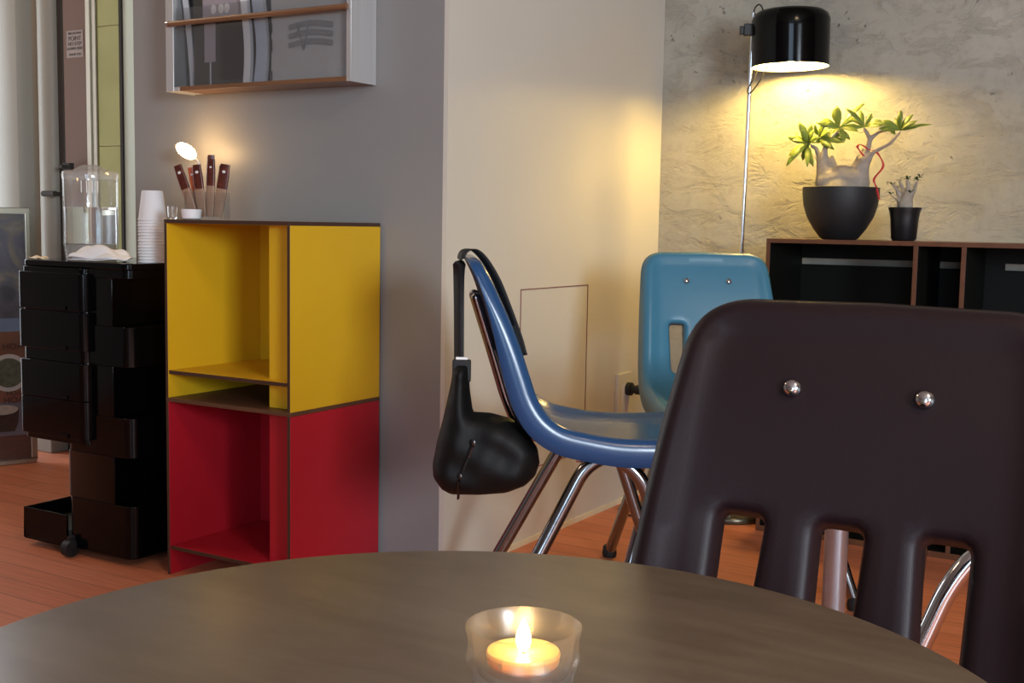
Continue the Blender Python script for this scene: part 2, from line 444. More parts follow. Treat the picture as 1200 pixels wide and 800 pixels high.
# ------------------------------------------------------------------ V-shaped moulded chairs
PROF = [(-.141,.790),(-.128,.766),(-.108,.728),(-.085,.674),(-.066,.618),(-.049,.562),(-.031,.512),(-.004,.474),(.036,.450),(.09,.441),(.18,.4375),(.25,.438),(.292,.440),(.326,.436)]
prof3 = spline([(f, 0, z) for f, z in PROF], 10)
pf = np.array([(p.x, p.z) for p in prof3]); dseg = np.hypot(*np.diff(pf, axis=0).T); sarc = np.concatenate([[0], np.cumsum(dseg)]); STOT = sarc[-1]
def prof_at(s):
    f = np.interp(s, sarc, pf[:,0]); z = np.interp(s, sarc, pf[:,1])
    e = .004; df = np.interp(s+e, sarc, pf[:,0])-np.interp(s-e, sarc, pf[:,0]); dz = np.interp(s+e, sarc, pf[:,1])-np.interp(s-e, sarc, pf[:,1])
    n = math.hypot(df, dz); return f, z, -dz/n, df/n          # normal points toward the sitter
def s_of_z(z): # on the backrest
    k = np.argmin(np.abs(pf[:,1]-z) + (pf[:,0] > -.02)*10); return sarc[k]

def resample(poly, step):
    P = np.array(poly); Q = np.vstack([P, P[:1]]); d = np.hypot(*np.diff(Q, axis=0).T); c = np.concatenate([[0], np.cumsum(d)])
    n = max(8, int(c[-1]/step)); t = np.linspace(0, c[-1], n, endpoint=False)
    return np.c_[np.interp(t, c, Q[:,0]), np.interp(t, c, Q[:,1])]
def offset(P, d):      # P counter-clockwise -> moves inward for d>0
    t = np.roll(P, -1, 0)-np.roll(P, 1, 0); t /= np.linalg.norm(t, axis=1)[:,None]
    return P + np.c_[-t[:,1], t[:,0]]*d
def inside(P, q):
    x, y = q[:,0][:,None], q[:,1][:,None]; x0, y0 = P[:,0], P[:,1]; x1, y1 = np.roll(x0,-1), np.roll(y0,-1)
    c = ((y0 > y) != (y1 > y)) & (x < (x1-x0)*(y-y0)/(y1-y0+1e-12)+x0)
    return c.sum(1) % 2 == 1
def dist(P, q):
    a = P[None]; b = np.roll(P, -1, 0)[None]; ab = b-a; ap = q[:,None]-a
    t = np.clip((ap*ab).sum(2)/(ab*ab).sum(2), 0, 1); return np.sqrt(((ap-ab*t[:,:,None])**2).sum(2)).min(1)

def area(P): return .5*np.sum(P[:,0]*np.roll(P[:,1],-1)-np.roll(P[:,0],-1)*P[:,1])
half = [(.0,.0),(.157,.004),(.166,.12),(.172,.26),(.178,.36),(.177,.56),(.171,STOT+.001),(.0,STOT+.004)]
ring = fillet([(x, s, 0) for x, s in half], [.064,.3,.3,.3,.3,.055], 10)
OUT = [(p.x, p.y) for p in ring]; OUT += [(-x, s) for x, s in OUT[-2:0:-1]]
OUT = resample(OUT, .0055)
if area(OUT) < 0: OUT = OUT[::-1]
sA, sB = s_of_z(.615), s_of_z(.487)
SLOTS = []
for k in (-1, 0, 1):
    cx = k*.081
    w0, w1 = .0190, .0155
    P = resample([(p.x, p.y) for p in fillet([(cx, sA, 0), (cx+w0, sA, 0), (cx+w1+(.003*k), sB, 0), (cx-w1+(.003*k), sB, 0), (cx-w0, sA, 0), (cx, sA, 0)][0:6], .014, 6)][:-1], .0045)
    if area(P) < 0: P = P[::-1]
    SLOTS.append(P)

RO, RS = .013, .008
def smooth01(t): t = max(0, min(1, t)); return t*t*(3-2*t)
def shell_mesh():
    loops = [OUT]
    for d in (.0042, .0056, .008, .0115, .0165, .0225): loops.append(offset(OUT, d))
    sl = []
    for P in SLOTS:
        for d in (0, .0030, .0042, .0065, .0105): sl.append(offset(P, -d))
    pts = []; edges = []
    for Lp in loops+sl:
        o = len(pts); n = len(Lp); pts += [Vector((p[0], p[1])) for p in Lp]; edges += [(o+i, o+(i+1) % n) for i in range(n)]
    gx, gs = np.meshgrid(np.arange(-.18, .181, .0095), np.arange(.01, STOT, .0095))
    g = np.c_[gx.ravel(), gs.ravel()]
    ok = inside(OUT, g) & (dist(OUT, g) > .028)
    for P in SLOTS: ok &= ~inside(P, g) & (dist(P, g) > .014)
    pts += [Vector((p[0], p[1])) for p in g[ok]]
    vc, _, fc, *_ = geometry.delaunay_2d_cdt(pts, edges, [], 0, 1e-5)
    V = np.array([(v.x, v.y) for v in vc]); F = [tuple(f) for f in fc]
    cen = np.array([V[list(f)].mean(0) for f in F])
    keep = inside(OUT, cen)
    for P in SLOTS: keep &= ~inside(P, cen)
    F = [f for f, k in zip(F, keep) if k]
    dO = dist(OUT, V); dS = np.min([dist(P, V) for P in SLOTS], axis=0)
    F = [f for f in F if not (all(dO[i] < 1e-4 for i in f) or all(dS[i] < 1e-4 for i in f))]     # no slivers along the lip
    out = []
    for (x, s), a, b_ in zip(V, dO, dS):
        f, z, nf, nz = prof_at(s)
        depth = .014+.031*smooth01(s/.26)*(1-.25*smooth01((s-.55)/.15))
        def drop(d, fl, r, L):
            if d < fl: return r+(L-r)*(1-d/fl)
            u = d-fl
            return r-math.sqrt(max(0, r*r-(r-u)**2)) if u < r else 0
        dr_ = max(drop(a, .0042, min(RO, depth*.8), depth), drop(b_, .0030, RS, .017))
        # a raised rim around the pan, a hollow within
        rim = .006*math.exp(-((a-.020)/.011)**2)
        w = .172; dish = .016*(min(1, abs(x)/w))**2.4 * (.35+.65*smooth01((s-.05)/.2))*(1-.6*smooth01((s-.40)/.12))
        hollow = -.006*smooth01((a-.03)/.05)*smooth01((s-.33)/.1)
        off = dish+rim+hollow-dr_
        out.append((x, -(f+nf*off), z+nz*off))       # local front is -Y
    me = bpy.data.meshes.new('seat_shell'); me.from_pydata(out, [], F)
    bm = bmesh.new(); bm.from_mesh(me); bmesh.ops.recalc_face_normals(bm, faces=bm.faces)
    loose = [v for v in bm.verts if not v.link_faces]; bmesh.ops.delete(bm, geom=loose, context='VERTS')
    bm.to_mesh(me); bm.free(); me.shade_smooth()
    return me
SHELL = shell_mesh()

def make_chair(name, label, m, loc, az, rear=(-.125,.205), front=(.31,.205), legr=.0138, spread=0):
    """az = heading of the sitter in degrees; origin on the floor under the bend of the shell"""
    t = thing(name, label, 'chair', loc, R(az)+pi/2)
    me = SHELL.copy(); me.materials.clear(); me.materials.append(m)
    o = bpy.data.objects.new('seat_shell', me); col.objects.link(o); o.parent = t
    md = o.modifiers.new('solid', 'SOLIDIFY'); md.thickness = .004; md.offset = 0
    L = lambda l, f, z: (l, -f, z)
    for sx in (-1, 1):
        top = (.145*sx, .418)
        apex_r = L(.150*sx, .075, .412); apex_f = L(.150*sx, .168, .412)
        leg = MB(); leg.tube(fillet([L(rear[1]*sx, rear[0], .012), L(.154*sx, .078, .400), L(.148*sx, .140, .426)], .05), legr, 14)
        leg.build('leg', M['chrome_dark_reflect'], t, smooth=True)
        leg = MB(); leg.tube(fillet([L(front[1]*sx, front[0], .012), L(.158*sx, .182, .385), L(.148*sx, .115, .424)], .05), legr, 14)
        leg.build('leg', M['chrome_dark_reflect'], t, smooth=True)
        for f, l in (rear, front):
            g = MB(); g.lathe([(0,0),(.017,0),(.019,.008),(.017,.026),(.0135,.030),(0,.030)], 20, (l*sx, -f, 0)); g.build('foot_glide', M['rubber'], t, smooth=True)
        up = MB()
        path = [L(.052*sx, .12, .424), L(.052*sx, .055, .424), L(.052*sx, -.035, .440), L(.052*sx, -.060, .492), L(.052*sx, -.090, .590), L(.052*sx, -.127, .704)]
        up.tube(fillet(path, .05), .0105, 12); up.ball(L(.052*sx, -.127, .704), .0106, 12, 8)
        up.build('back_support', M['chrome_dark_reflect'], t, smooth=True)
        s = s_of_z(.7155); f, z, nf, nz = prof_at(s)
        rv = MB(); base = Vector(L(.0532*sx, f+nf*.0045, z+nz*.0045)); nrm = Vector((0, -nf, nz))
        rot = nrm.to_track_quat('Z', 'Y').to_matrix().to_4x4(); rot.translation = base
        rv.lathe([(0,.0052),(.003,.0050),(.0058,.0036),(.0074,.0012),(.0078,-.001),(0,-.001)], 20, (0,0,0), rot)
        rv.build('rivet', M['chrome'], t, smooth=True)
    cb = MB()
    for f in (.085, .165): cb.tube([L(-.148, f, .414), L(.148, f, .414)], .008, 10)
    cb.tube([L(-.150, .06, .411), L(-.150, .18, .411)], .007, 8); cb.tube([L(.150, .06, .411), L(.150, .18, .411)], .007, 8)
    cb.build('seat_brace', M['chrome'], t, smooth=True)
    return t

make_chair('shell_chair', 'dark maroon moulded chair with three back slots and two rivets at the round table', M['maroon'], (-.251, .857, 0), -90, front=(.27,.205))
make_chair('shell_chair', 'royal blue moulded chair seen from its side with a black bag on it', M['blue'], (-1.160, 2.027, 0), 35, front=(.31,.175))
make_chair('shell_chair', 'sky blue moulded chair facing the camera beside the wall outlet', M['teal'], (-1.045, 2.681, 0), -54, rear=(-.17,.215), front=(.27,.268))

# ------------------------------------------------------------------ round tables
def make_table(name, label, x, y, ht, r, base_r, pr_):
    t = thing(name, label, 'table', (x, y, 0))
    tp = MB(); tp.lathe([(0,ht-.024),(r-.006,ht-.024),(r-.001,ht-.018),(r,ht-.006),(r-.003,ht-.001),(r-.006,ht),(0,ht)], 128)
    tp.build('table_top', M['table'], t, smooth=True)
    p = MB(); p.lathe([(0,.012),(pr_*1.25,.012),(pr_*1.25,.03),(pr_,.034),(pr_,ht-.04),(pr_*1.3,ht-.036),(pr_*1.3,ht-.0245),(0,ht-.0245)], 40)
    p.build('pedestal', M['brushed2'], t, smooth=True)
    b = MB(); b.lathe([(0,0),(base_r,0),(base_r,.006),(base_r-.01,.012),(0,.013)], 64); b.build('base_plate', M['black_matt'], t, smooth=True)
    return t
make_table('round_table', 'round brown laminate table in the foreground with a lit candle', -.323, .481, .60, .301, .135, .021)
make_table('round_table', 'round pedestal table hidden behind the maroon chair, its steel post in the middle slot', -.587, 2.142, .58, .30, .20, .0215)

# candle and its glass
gx, gy = -.284, .487
gh = thing('candle_glass', 'clear glass tealight holder on the foreground table', 'candle holder', (gx, gy, .6003))
g = MB()
g.lathe([(0,0),(.0205,0),(.0225,.0015),(.0232,.004),(.0238,.008),(.0244,.012),(.0250,.016),(.0258,.0215),(.0265,.027),(.0285,.030),(.0300,.034),(.0300,.0365),(.0288,.039),(.0292,.046),(.0305,.050),(.0305,.0515),(.0290,.052),(.0272,.0485),(.0258,.036),(.0240,.028),(.0215,.0262),(.0200,.0255),(0,.0250)], 144)
for i_, v in enumerate(g.v):
    rr_ = math.hypot(v[0], v[1])
    if rr_ > .0215 and v[2] < .0275:
        k_ = 1+.022*cos(30*math.atan2(v[1], v[0])); g.v[i_] = (v[0]*k_, v[1]*k_, v[2])
g.build('glass_cup', clear_sheet('holder_glass', (.95,.92,.89,1), .2, .04, (.8,.75,.7,1), .26), gh, smooth=True, angle=60)
cd = thing('tealight_candle', 'lit tealight candle inside the clear glass holder', 'candle', (gx, gy, .6003+.0185))
w = MB(); w.lathe([(0,.0085),(.0165,.0085),(.0190,.0105),(.0196,.0150),(.0188,.0165),(.010,.0150),(0,.0148)], 48)
wx, nt, b = new_mat('wax_glow_tint')
b.inputs['Base Color'].default_value = (.90,.52,.20,1); b.inputs['Subsurface Weight'].default_value = .6  # white wax; the candle glow shining through is put into this orange
b.inputs['Subsurface Radius'].default_value = (1,.55,.25); b.inputs['Subsurface Scale'].default_value = .02; b.inputs['Roughness'].default_value = .3
w.build('wax', wx, cd, smooth=True)
c = MB(); c.lathe([(0,.0070),(.0198,.0070),(.0200,.008),(.0202,.0150),(.0199,.0150),(.0196,.0078),(0,.0076)], 48); c.build('clear_cup', clear_sheet('clear_tealight_cup', (1,.98,.95,1), .08), cd, smooth=True)
MB().tube([(0,0,.0135),(.0002,.0002,.0155),(.0006,.0004,.0175)], .0007, 8).build('wick', M['black_matt'], cd)
fl = MB(); fl.lathe([(0.00001,.0155),(.0020,.0165),(.0034,.0188),(.0040,.0215),(.0037,.0245),(.0027,.0278),(.0014,.0305),(.00001,.0322)], 24)
fl.build('flame', emis('candle_flame', (1,.62,.22,1), 95), cd, smooth=True)

gh.scale = cd.scale = (.935,.935,.97)
cd.location.z += .0030
# pale cup on the hidden table
wc = MB(); wc.lathe([(0,0),(.016,0),(.018,.002),(.017,.010),(.020,.026),(.0245,.038),(.026,.043),(.0245,.0445),(.021,.038),(.016,.026),(.012,.012),(0,.011)], 40, (-.822,2.060,.5803))
tag(wc.build('tea_cup', M['white_plastic'], smooth=True), 'small pale cup at the left edge of the hidden table behind the maroon chair', 'cup')

# a chrome stool of which a leg shows through the slots of the maroon chair
def make_stool(label, x, y, ht, r_seat, path, azs, rt):
    t = thing('low_stool', label, 'stool', (x, y, 0))
    sm = MB(); sm.lathe([(0,ht),(r_seat-.006,ht),(r_seat,ht+.006),(r_seat,ht+.020),(r_seat-.006,ht+.027),(0,ht+.029)], 40); sm.build('seat', M['black_matt'], t, smooth=True)
    for a in azs:
        l = MB(); l.tube(fillet([(q*cos(R(a)), q*sin(R(a)), z) for q, z in path], .07), rt, 14); l.build('leg', M['chrome'], t, smooth=True)
    return t
make_stool('low stool with a bent chrome leg showing in the right slot of the maroon chair', -.150, 1.622, .462, .095, [(.05,.449),(.112,.449),(.150,.40),(.31,0)], (211,301,31,121), .0125)

# ------------------------------------------------------------------ coloured shelf boxes
def shelf_box(name, label, m, z0, H_, bottom_panel, top_panel, shelf_z, W=.386, D=.318, x0=-2.126, y0=1.951, t=.009):
    th = thing(name, label, 'shelf box', (x0, y0, z0))
    e = .0022     # the laminate faces sit on brown plywood, whose edges stay bare
    def panel(n, x0, x1, y0, y1, z0, z1, faces):
        mb = MB(); mb.box(x0, x1, y0, y1, z0, z1); o = mb.build(n, [M['ply'], m], th, bevel=.0006)
        for p in o.data.polygons:
            nn = p.normal
            if any(nn.dot(Vector(f)) > .9 for f in faces): p.material_index = 1
        return o
    S = ((1,0,0), (-1,0,0)); 
    zb = t if bottom_panel else 0; zt = H_-(t if top_panel else 0)
    panel('side_panel', 0, t, 0, D, zb, zt, S)
    panel('side_panel', W-t, W, 0, D, zb, zt, S)
    if bottom_panel:
        panel('bottom_panel', 0, W, 0, D, 0, t, ()).data.materials[0] = M['ply_light']
    if top_panel: panel('top_panel', 0, W, 0, D, H_-t, H_, ((0,0,-1),))
    panel('back_panel', t, W-t, D-t, D, zb, zt, ((0,-1,0),(0,1,0)))
    panel('stile', W-t-.085, W-t, .036, .036+t, zb, zt, ((0,-1,0),(0,1,0)))
    panel('shelf', t, W-t, .002, D-t, shelf_z-t, shelf_z, ((0,0,1),(0,0,-1)))
shelf_box('shelf_box', 'red open shelf box standing on the floor under the yellow one', M['red'], 0, .4165, False, False, .070)
shelf_box('shelf_box', 'yellow open shelf box stacked on the red one', M['yellow'], .4168, .4265, True, True, .0742)
ZT = .8435

# ------------------------------------------------------------------ black trolley
tx, ty = -2.222, 1.930        # near right corner
tr = thing('storage_trolley', 'glossy black plastic storage trolley with swivel drawers left of the shelf boxes', 'trolley', (-2.42, 2.09, 0))
def T(mb): # to local coordinates
    mb.v = [(v[0]+2.42, v[1]-2.09, v[2]) for v in mb.v]; return mb
body = MB()
yb = 2.262
def rr(x0, x1, y0, y1, r): return rrect(x0, x1, y0, y1, r, 8)
fullp = rr(-2.462, tx, ty, yb, .028)
body.prism(fullp, .020, .150); body.prism(fullp, .268, .365); body.prism(fullp, .488, .585); body.prism(fullp, .700, .722)
inner = [(-2.462,ty+.02),(-2.462+.006,ty+.006),(-2.442,ty),(-2.283,ty),(-2.283,yb),(-2.462,yb)]
for a, b_ in ((.150,.268), (.365,.488), (.585,.700)):
    body.prism(inner, a, b_)
    body.box(-2.30, tx-.004, yb-.012, yb, a, b_)
T(body).build('column', M['black_gloss'], tr, smooth=True, bevel=.0015, angle=30)
topb = MB(); topb.prism(rr(-2.618, tx+.002, ty-.004, yb+.002, .028), .721, .737)
T(topb).build('top_tray', M['black_gloss'], tr, smooth=True, bevel=.003, angle=30)
for k, z in enumerate((.616, .518, .396, .300)):
    d = MB(); d.prism(rr(-2.613, -2.357, ty-.022, yb-.04, .022), z+.0008, z+.0925 if k % 2 == 0 else z+.0955)
    o = T(d).build('drawer', M['black_gloss'], tr, smooth=True, bevel=.0018, angle=30)
    p = MB(); p.box(-2.452, -2.42, ty-.0265, ty-.021, z+.002, z+.012); T(p).build('drawer_pull', M['black_gloss'], o, bevel=.001)
sp = MB(); sp.prism(rr(-2.608, -2.365, ty-.012, yb-.045, .022), .2865, .7205)
T(sp).build('drawer_frame', M['black_gloss'], tr, smooth=True, bevel=.0015, angle=30)
bt = MB()
x0, x1, y0_, y1_ = -2.622, -2.455, ty-.006, yb
bt.box(x0, x1, y0_, y1_, .018, .024); bt.box(x0, x1, y0_, y0_+.006, .024, .100); bt.box(x0, x0+.006, y0_+.006, y1_, .024, .100); bt.box(x0+.006, x1, y1_-.006, y1_, .024, .100)
T(bt).build('floor_tray', M['black_gloss'], tr, bevel=.0012)
MB().box(x0+.007+2.42, x1-.001+2.42, y0_+.007-2.09, y1_-.007-2.09, .0245, .060).build('tray_insert', mat('dusty_tray_floor', (.035,.04,.035,1), .5), tr)
for cx, cy in ((-2.437, ty-.012), (-2.27, yb-.06)):
    w = MB(); w.tube([(cx-.011, cy, .0205), (cx+.011, cy, .0205)], .0205, 28); w.box(cx-.006, cx+.006, cy-.004, cy+.018, .030, .050); w.box(cx-.016, cx+.018, cy-.003, cy+.004, .012, .024)
    T(w).build('caster', M['rubber'], tr, smooth=True)

# ------------------------------------------------------------------ on the trolley
dp = thing('water_dispenser', 'clear plastic water dispenser half full on the black trolley', 'dispenser', (-2.547, 2.090, .7373))
r_ = .069
acr = clear_sheet('clear_acrylic', (.96,.97,.97,1), .30, .10, (.88,.88,.86,1), .08)
s = MB(); s.lathe([(r_*.93,0),(r_*.93,.002),(r_*.985,.03),(r_,.04),(r_,.208),(r_*1.01,.212)], 64); s.build('tank', acr, dp, smooth=True)
s = MB(); s.lathe([(r_*1.02,.205),(r_*1.03,.216),(r_*1.0,.224),(r_*.90,.227),(r_*.80,.227),(r_*.62,.229),(r_*.50,.234),(r_*.36,.240),(r_*.20,.2425),(.0001,.243)], 64)
s.build('lid', clear_sheet('lid_plastic', (.95,.96,.96,1), .35, .22, (.92,.92,.90,1), .1), dp, smooth=True)
s = MB(); s.lathe([(0.0001,.040),(r_*.965,.040),(r_*.965,.1335),(0.0001,.1335)], 64); s.build('water', M['water'], dp, smooth=True, angle=30)
s = MB(); s.lathe([(0.0001,.001),(r_*.90,.001),(r_*.90,.037),(0.0001,.037)], 64)
s.build('base_stand', clear_sheet('frosted_base', (.9,.9,.88,1), .2, .55, (.80,.77,.70,1), .2), dp, smooth=True, angle=30)
s = MB()
for k in range(4): s.tube([(r_*1.01*sin(R(a)), -r_*1.01*cos(R(a)), z) for a, z in ((32+k*11, .170), (32+k*11, .200))], .0014, 6)
s.build('moulded_ribs', M['white_plastic'], dp)

cupm = MB(); cupm.lathe([(.0001,.0715),(.0225,.0715),(.0240,.0725),(.0252,.0700),(.0335,.004),(.0350,.0035),(.0355,.0015),(.0345,0),(.0328,.001),(.0322,.004),(.0242,.0690),(.0001,.0698)], 40)
first = None
for k in range(15):
    lab = 'white paper cup nested in the stack on the trolley, only its rim showing' if 0 < k < 14 else ('white paper cup at the top of the upturned stack, its whole side showing' if k == 14 else 'white paper cup at the very bottom of the upturned stack on the trolley')
    if first is None: o = first = cupm.build('paper_cup', M['paper'], smooth=True)
    else:
        o = first.copy(); col.objects.link(o)
    o.location = (-2.2575+random.uniform(-.0006,.0006), 2.036+random.uniform(-.0006,.0006), .7372+k*.0073)
    tag(o, lab, 'cup', 'paper cups stacked upside down on the trolley')

def sheet_pile(name, label, cat, loc, sx, sy, hgt, m, seed, rot=0, layers=3):
    rnd = random.Random(seed); mb = MB(); n = 22
    for L_ in range(layers):
        ox, oy, a0 = rnd.uniform(-.1,.1)*sx, rnd.uniform(-.1,.1)*sy, rnd.uniform(-.25,.25)
        vs = []; f1, f2, p1, p2 = rnd.uniform(2,4), rnd.uniform(2,4), rnd.uniform(0,6), rnd.uniform(0,6)
        for i in range(n+1):
            for j in range(n+1):
                u, v = i/n*2-1, j/n*2-1
                rad = max(abs(u), abs(v)); 
                h = hgt*(L_+.6)/layers*(1-.75*rad**3)*(.75+.25*sin(f1*u+p1)*cos(f2*v+p2)) + .002
                h += .0016*sin(5*u+p2+3*v) + .0012*cos(6*v-4*u+p1)
                x, y = ox+u*sx*(1-.12*v*v), oy+v*sy*(1-.1*u*u)
                vs.append((x*cos(a0)-y*sin(a0), x*sin(a0)+y*cos(a0), max(.0012, h)))
        mb.add(vs, [(i*(n+1)+j, (i+1)*(n+1)+j, (i+1)*(n+1)+j+1, i*(n+1)+j+1) for i in range(n) for j in range(n)])
    o = mb.build(name, m, smooth=True, solid=.0012, angle=70); o.location = loc; o.rotation_euler = (0,0,rot)
    return tag(o, label, cat)
sheet_pile('paper_napkin', 'rumpled white paper napkins lying in front of the water dispenser', 'napkin', (-2.385, 1.984, .7376), .074, .040, .046, M['paper'], 4, R(15))
sheet_pile('snack_wrapper', 'small flat pale wrapper at the left edge of the trolley top', 'wrapper', (-2.575, 1.950, .7376), .028, .014, .006, mat('cream_wrapper', (.80,.62,.40,1), .5), 9, 0, 2)

# ------------------------------------------------------------------ on the yellow box
ox = -2.115
hold = thing('acrylic_holder', 'clear square holder full of stick packets on the yellow box', 'holder', (-2.060, 2.024, ZT+.0002), R(28))
h = MB(); a_, b_, t_ = .047, .024, .0018
h.box(-a_, a_, -b_, b_, 0, .003)
for q in ((-a_, a_, -b_, -b_+t_), (-a_, a_, b_-t_, b_), (-a_, -a_+t_, -b_+t_, b_-t_), (a_-t_, a_, -b_+t_, b_-t_)): h.box(*q, .003, .064)
h.build('clear_box', clear_sheet('holder_plastic', (.97,.97,.97,1), .10, .01), hold)
foil = mat('brown_red_foil', (.10,.022,.012,1), .3, .1, .95, 55, stretch=(1,1,2)); kraft = mat('kraft_wrap', (.34,.20,.12,1), .45, 0, .25, 40)
foil2 = mat('orange_foil', (.50,.10,.03,1), .3, .1, .4, 40)
sticks = [(-.026,-.008,-.068,.122,.0110,'leftmost packet, leaning left out of the clear holder'),(-.019,.008,-.042,.118,.0085,'second packet from the left in the clear holder, orange sided'),(-.008,-.010,-.022,.124,.0115,'packet just under the lamp in the clear holder'),
          (.001,.011,.006,.148,.0095,'tallest packet at the back of the clear holder'),(.008,-.006,.012,.138,.0100,'packet in the middle right of the clear holder'),(.022,.012,.032,.124,.0075,'narrow packet at the back right of the clear holder'),(.026,-.009,.046,.126,.0130,'rightmost and broadest packet in the clear holder')]
for i, (xb, yb2, xt, zt, wd, lab) in enumerate(sticks):
    th = thing('stick_packet', 'brown and red '+lab, 'packet', (-2.060+xb*cos(R(28))-yb2*sin(R(28)), 2.024+xb*sin(R(28))+yb2*cos(R(28)), ZT+.0036), R(28), 'stick packets in the clear holder')
    ang = math.atan2(xt-xb, zt); Mx = Matrix.Rotation(ang, 4, 'Y') @ Matrix.Rotation(R((i*37) % 24-10), 4, 'Z'); Lg = zt/cos(ang)
    d_ = .0035
    for nm, z0, z1, mt in (('wrapper', .004, Lg*.55, kraft), ('printed_top', Lg*.55, Lg, foil2 if i == 1 else foil)):
        m_ = MB(); vs = []
        for z, k in ((z0, .75 if nm == 'wrapper' else 1), ((z0+z1)/2, 1), (z1, 1 if nm == 'wrapper' else .86)):
            for q in rrect(-wd*k, wd*k, -d_*k, d_*k, d_*.8*k, 3): vs.append(Mx @ Vector((q[0], q[1], z)))
        n_ = len(vs)//3
        fs = [(r0*n_+j, r0*n_+(j+1) % n_, (r0+1)*n_+(j+1) % n_, (r0+1)*n_+j) for r0 in (0,1) for j in range(n_)]+[tuple(range(n_-1,-1,-1)), tuple(range(2*n_,3*n_))]
        m_.add(vs, fs); m_.build(nm, mt, th, smooth=True)
    dt = MB(); dt.ball(Mx @ Vector((0, -d_*1.02, Lg*.86)), .0042 if wd > .010 else .003, 12, 6, (1,.12,.8), Mx); dt.build('emblem', M['white_plastic'], th, smooth=True)
bw = MB(); bw.lathe([(0,0),(.016,0),(.0212,.003),(.0232,.019),(.0229,.0235),(.0222,.0237),(.0214,.020),(.0190,.006),(0,.004)], 40, (-2.058, 1.9715, ZT+.0002))
tag(bw.build('white_ramekin', M['paper'], smooth=True), 'low white round cup at the front of the yellow box top', 'cup')
sg = MB(); sg.lathe([(0,0),(.009,0),(.0105,.003),(.0118,.030),(.0112,.030),(.0098,.005),(0,.004)], 32, (-2.113, 1.9655, ZT+.0002))
tag(sg.build('shot_glass', M['glass'], smooth=True), 'small clear glass at the left corner of the yellow box top', 'glass')
# little lamp
lp = thing('small_lamp', 'tiny glowing lamp rising behind the stick packets at the wall', 'lamp', (-2.312, 2.205, .7373))
b_ = MB(); b_.lathe([(0,0),(.028,0),(.030,.004),(.028,.008),(0,.010)], 32); b_.build('base', M['black_matt'], lp, smooth=True)
b_ = MB(); b_.tube(spline([(0,0,.008),(.008,.008,.09),(.026,.012,.17),(.034,.010,.235),(.024,0,.268),(.010,-.004,.272)], 8), .0022, 8); b_.build('stem', M['brushed'], lp, smooth=True)
hn = Vector((-.18, -.80, -.18)).normalized()
rot = (Matrix.Rotation(R(31), 4, Vector((.5,-.86,0))) @ hn.to_track_quat('Z','Y').to_matrix().to_4x4()); 
Mh = Matrix.Translation((-.006,-.112,.165)) @ Matrix.Rotation(R(33), 4, Vector((-.52,.857,0)))
b_ = MB(); b_.ball((0,-.006,.281), 1, 28, 16, (.0285,.0285,.0165), Matrix.Rotation(R(35), 4, Vector((-.52,.857,0))))
b_.build('glowing_head', emis('lamp_glow', (1,.62,.26,1), 38), lp, smooth=True)

# ------------------------------------------------------------------ magazine rack on the grey wall
rk = thing('magazine_rack', 'steel and wood wall rack holding magazines on the grey wall', 'magazine rack', (-2.064, 2.28, 1.168))
def RL(*a): # world box -> rack local
    return (a[0]+2.064, a[1]+2.064, a[2]-2.28, a[3]-2.28, a[4]-1.168, a[5]-1.168)
Y0 = 2.182
zt = 1.80
s = MB(); s.box(*RL(-1.767,-1.763,Y0,2.279,1.168,zt)); s.box(*RL(-1.775,-1.763,Y0,Y0+.003,1.168,zt)); s.build('side_plate', M['brushed'], rk, bevel=.001)
s = MB(); s.box(*RL(-2.364,-2.360,Y0,2.279,1.168,zt)); s.box(*RL(-2.364,-2.337,Y0,Y0+.003,1.168,zt)); s.build('side_plate', M['brushed'], rk, bevel=.001)
s = MB(); s.box(*RL(-2.360,-1.767,2.272,2.279,1.18,zt)); s.build('back_plate', mat('dark_rack_back', (.03,.03,.032,1), .4, .5), rk)
s = MB(); s.box(*RL(-2.318,-1.767,Y0+.001,2.272,1.169,1.180)); s.build('bottom_rail', M['wood_rail'], rk, bevel=.001)
s = MB(); s.box(*RL(-2.360,-2.318,Y0+.001,2.272,1.169,1.178)); s.build('corner_bracket', M['brushed'], rk, bevel=.001)
for z in (1.336, 1.62):
    s = MB(); s.tube([(-2.345+2.064, Y0-.006-2.28, z-1.168), (-1.768+2.064, Y0-.006-2.28, z-1.168)], .0068, 16); o = s.build('rod', M['wood_rail'], rk, smooth=True)
    s = MB(); s.tube([(-2.352+2.064, Y0-.006-2.28, z-1.168), (-2.344+2.064, Y0-.006-2.28, z-1.168)], .0078, 16); s.build('rod_cap', M['chrome'], o, smooth=True)
s = MB(); s.box(*RL(-2.330,-1.769,Y0+.004,Y0+.006,1.181,1.375)); s.build('clear_front', clear_sheet('rack_acrylic', (.93,.94,.95,1), .12), rk)

def magazine(label, x0, x1, y, tk, ht, cov, lean=0, wave=0, deco=None, pages='right', rot=0):
    th = thing('magazine', label, 'magazine', ((x0+x1)/2, y, 1.1803), rot, 'magazines in the wall rack')
    hw_ = (x1-x0)/2; n = 14
    def sheet(mb, xa, xb, ya, yb3):
        vs = []
        for i in range(n+1):
            z = ht*i/n; dx = lean*z + wave*sin(pi*1.3*z/.2); dy = .003*sin(z*14)
            vs += [(xa+dx, ya+dy, z), (xb+dx, ya+dy, z), (xb+dx, yb3+dy, z), (xa+dx, yb3+dy, z)]
        fs = [(4*i+k, 4*i+(k+1) % 4, 4*i+4+(k+1) % 4, 4*i+4+k) for i in range(n) for k in range(4)]+[(3,2,1,0), (4*n, 4*n+1, 4*n+2, 4*n+3)]
        mb.add(vs, fs)
    c_ = MB(); sheet(c_, -hw_, hw_, 0, .0008); c_.build('cover', cov, th, smooth=True, angle=30)
    p_ = MB(); sheet(p_, -hw_+.001, hw_-.001, .0010, tk); p_.build('pages', M['paper_grey'], th, smooth=True, angle=30)
    if deco: deco(th, hw_)
    return th
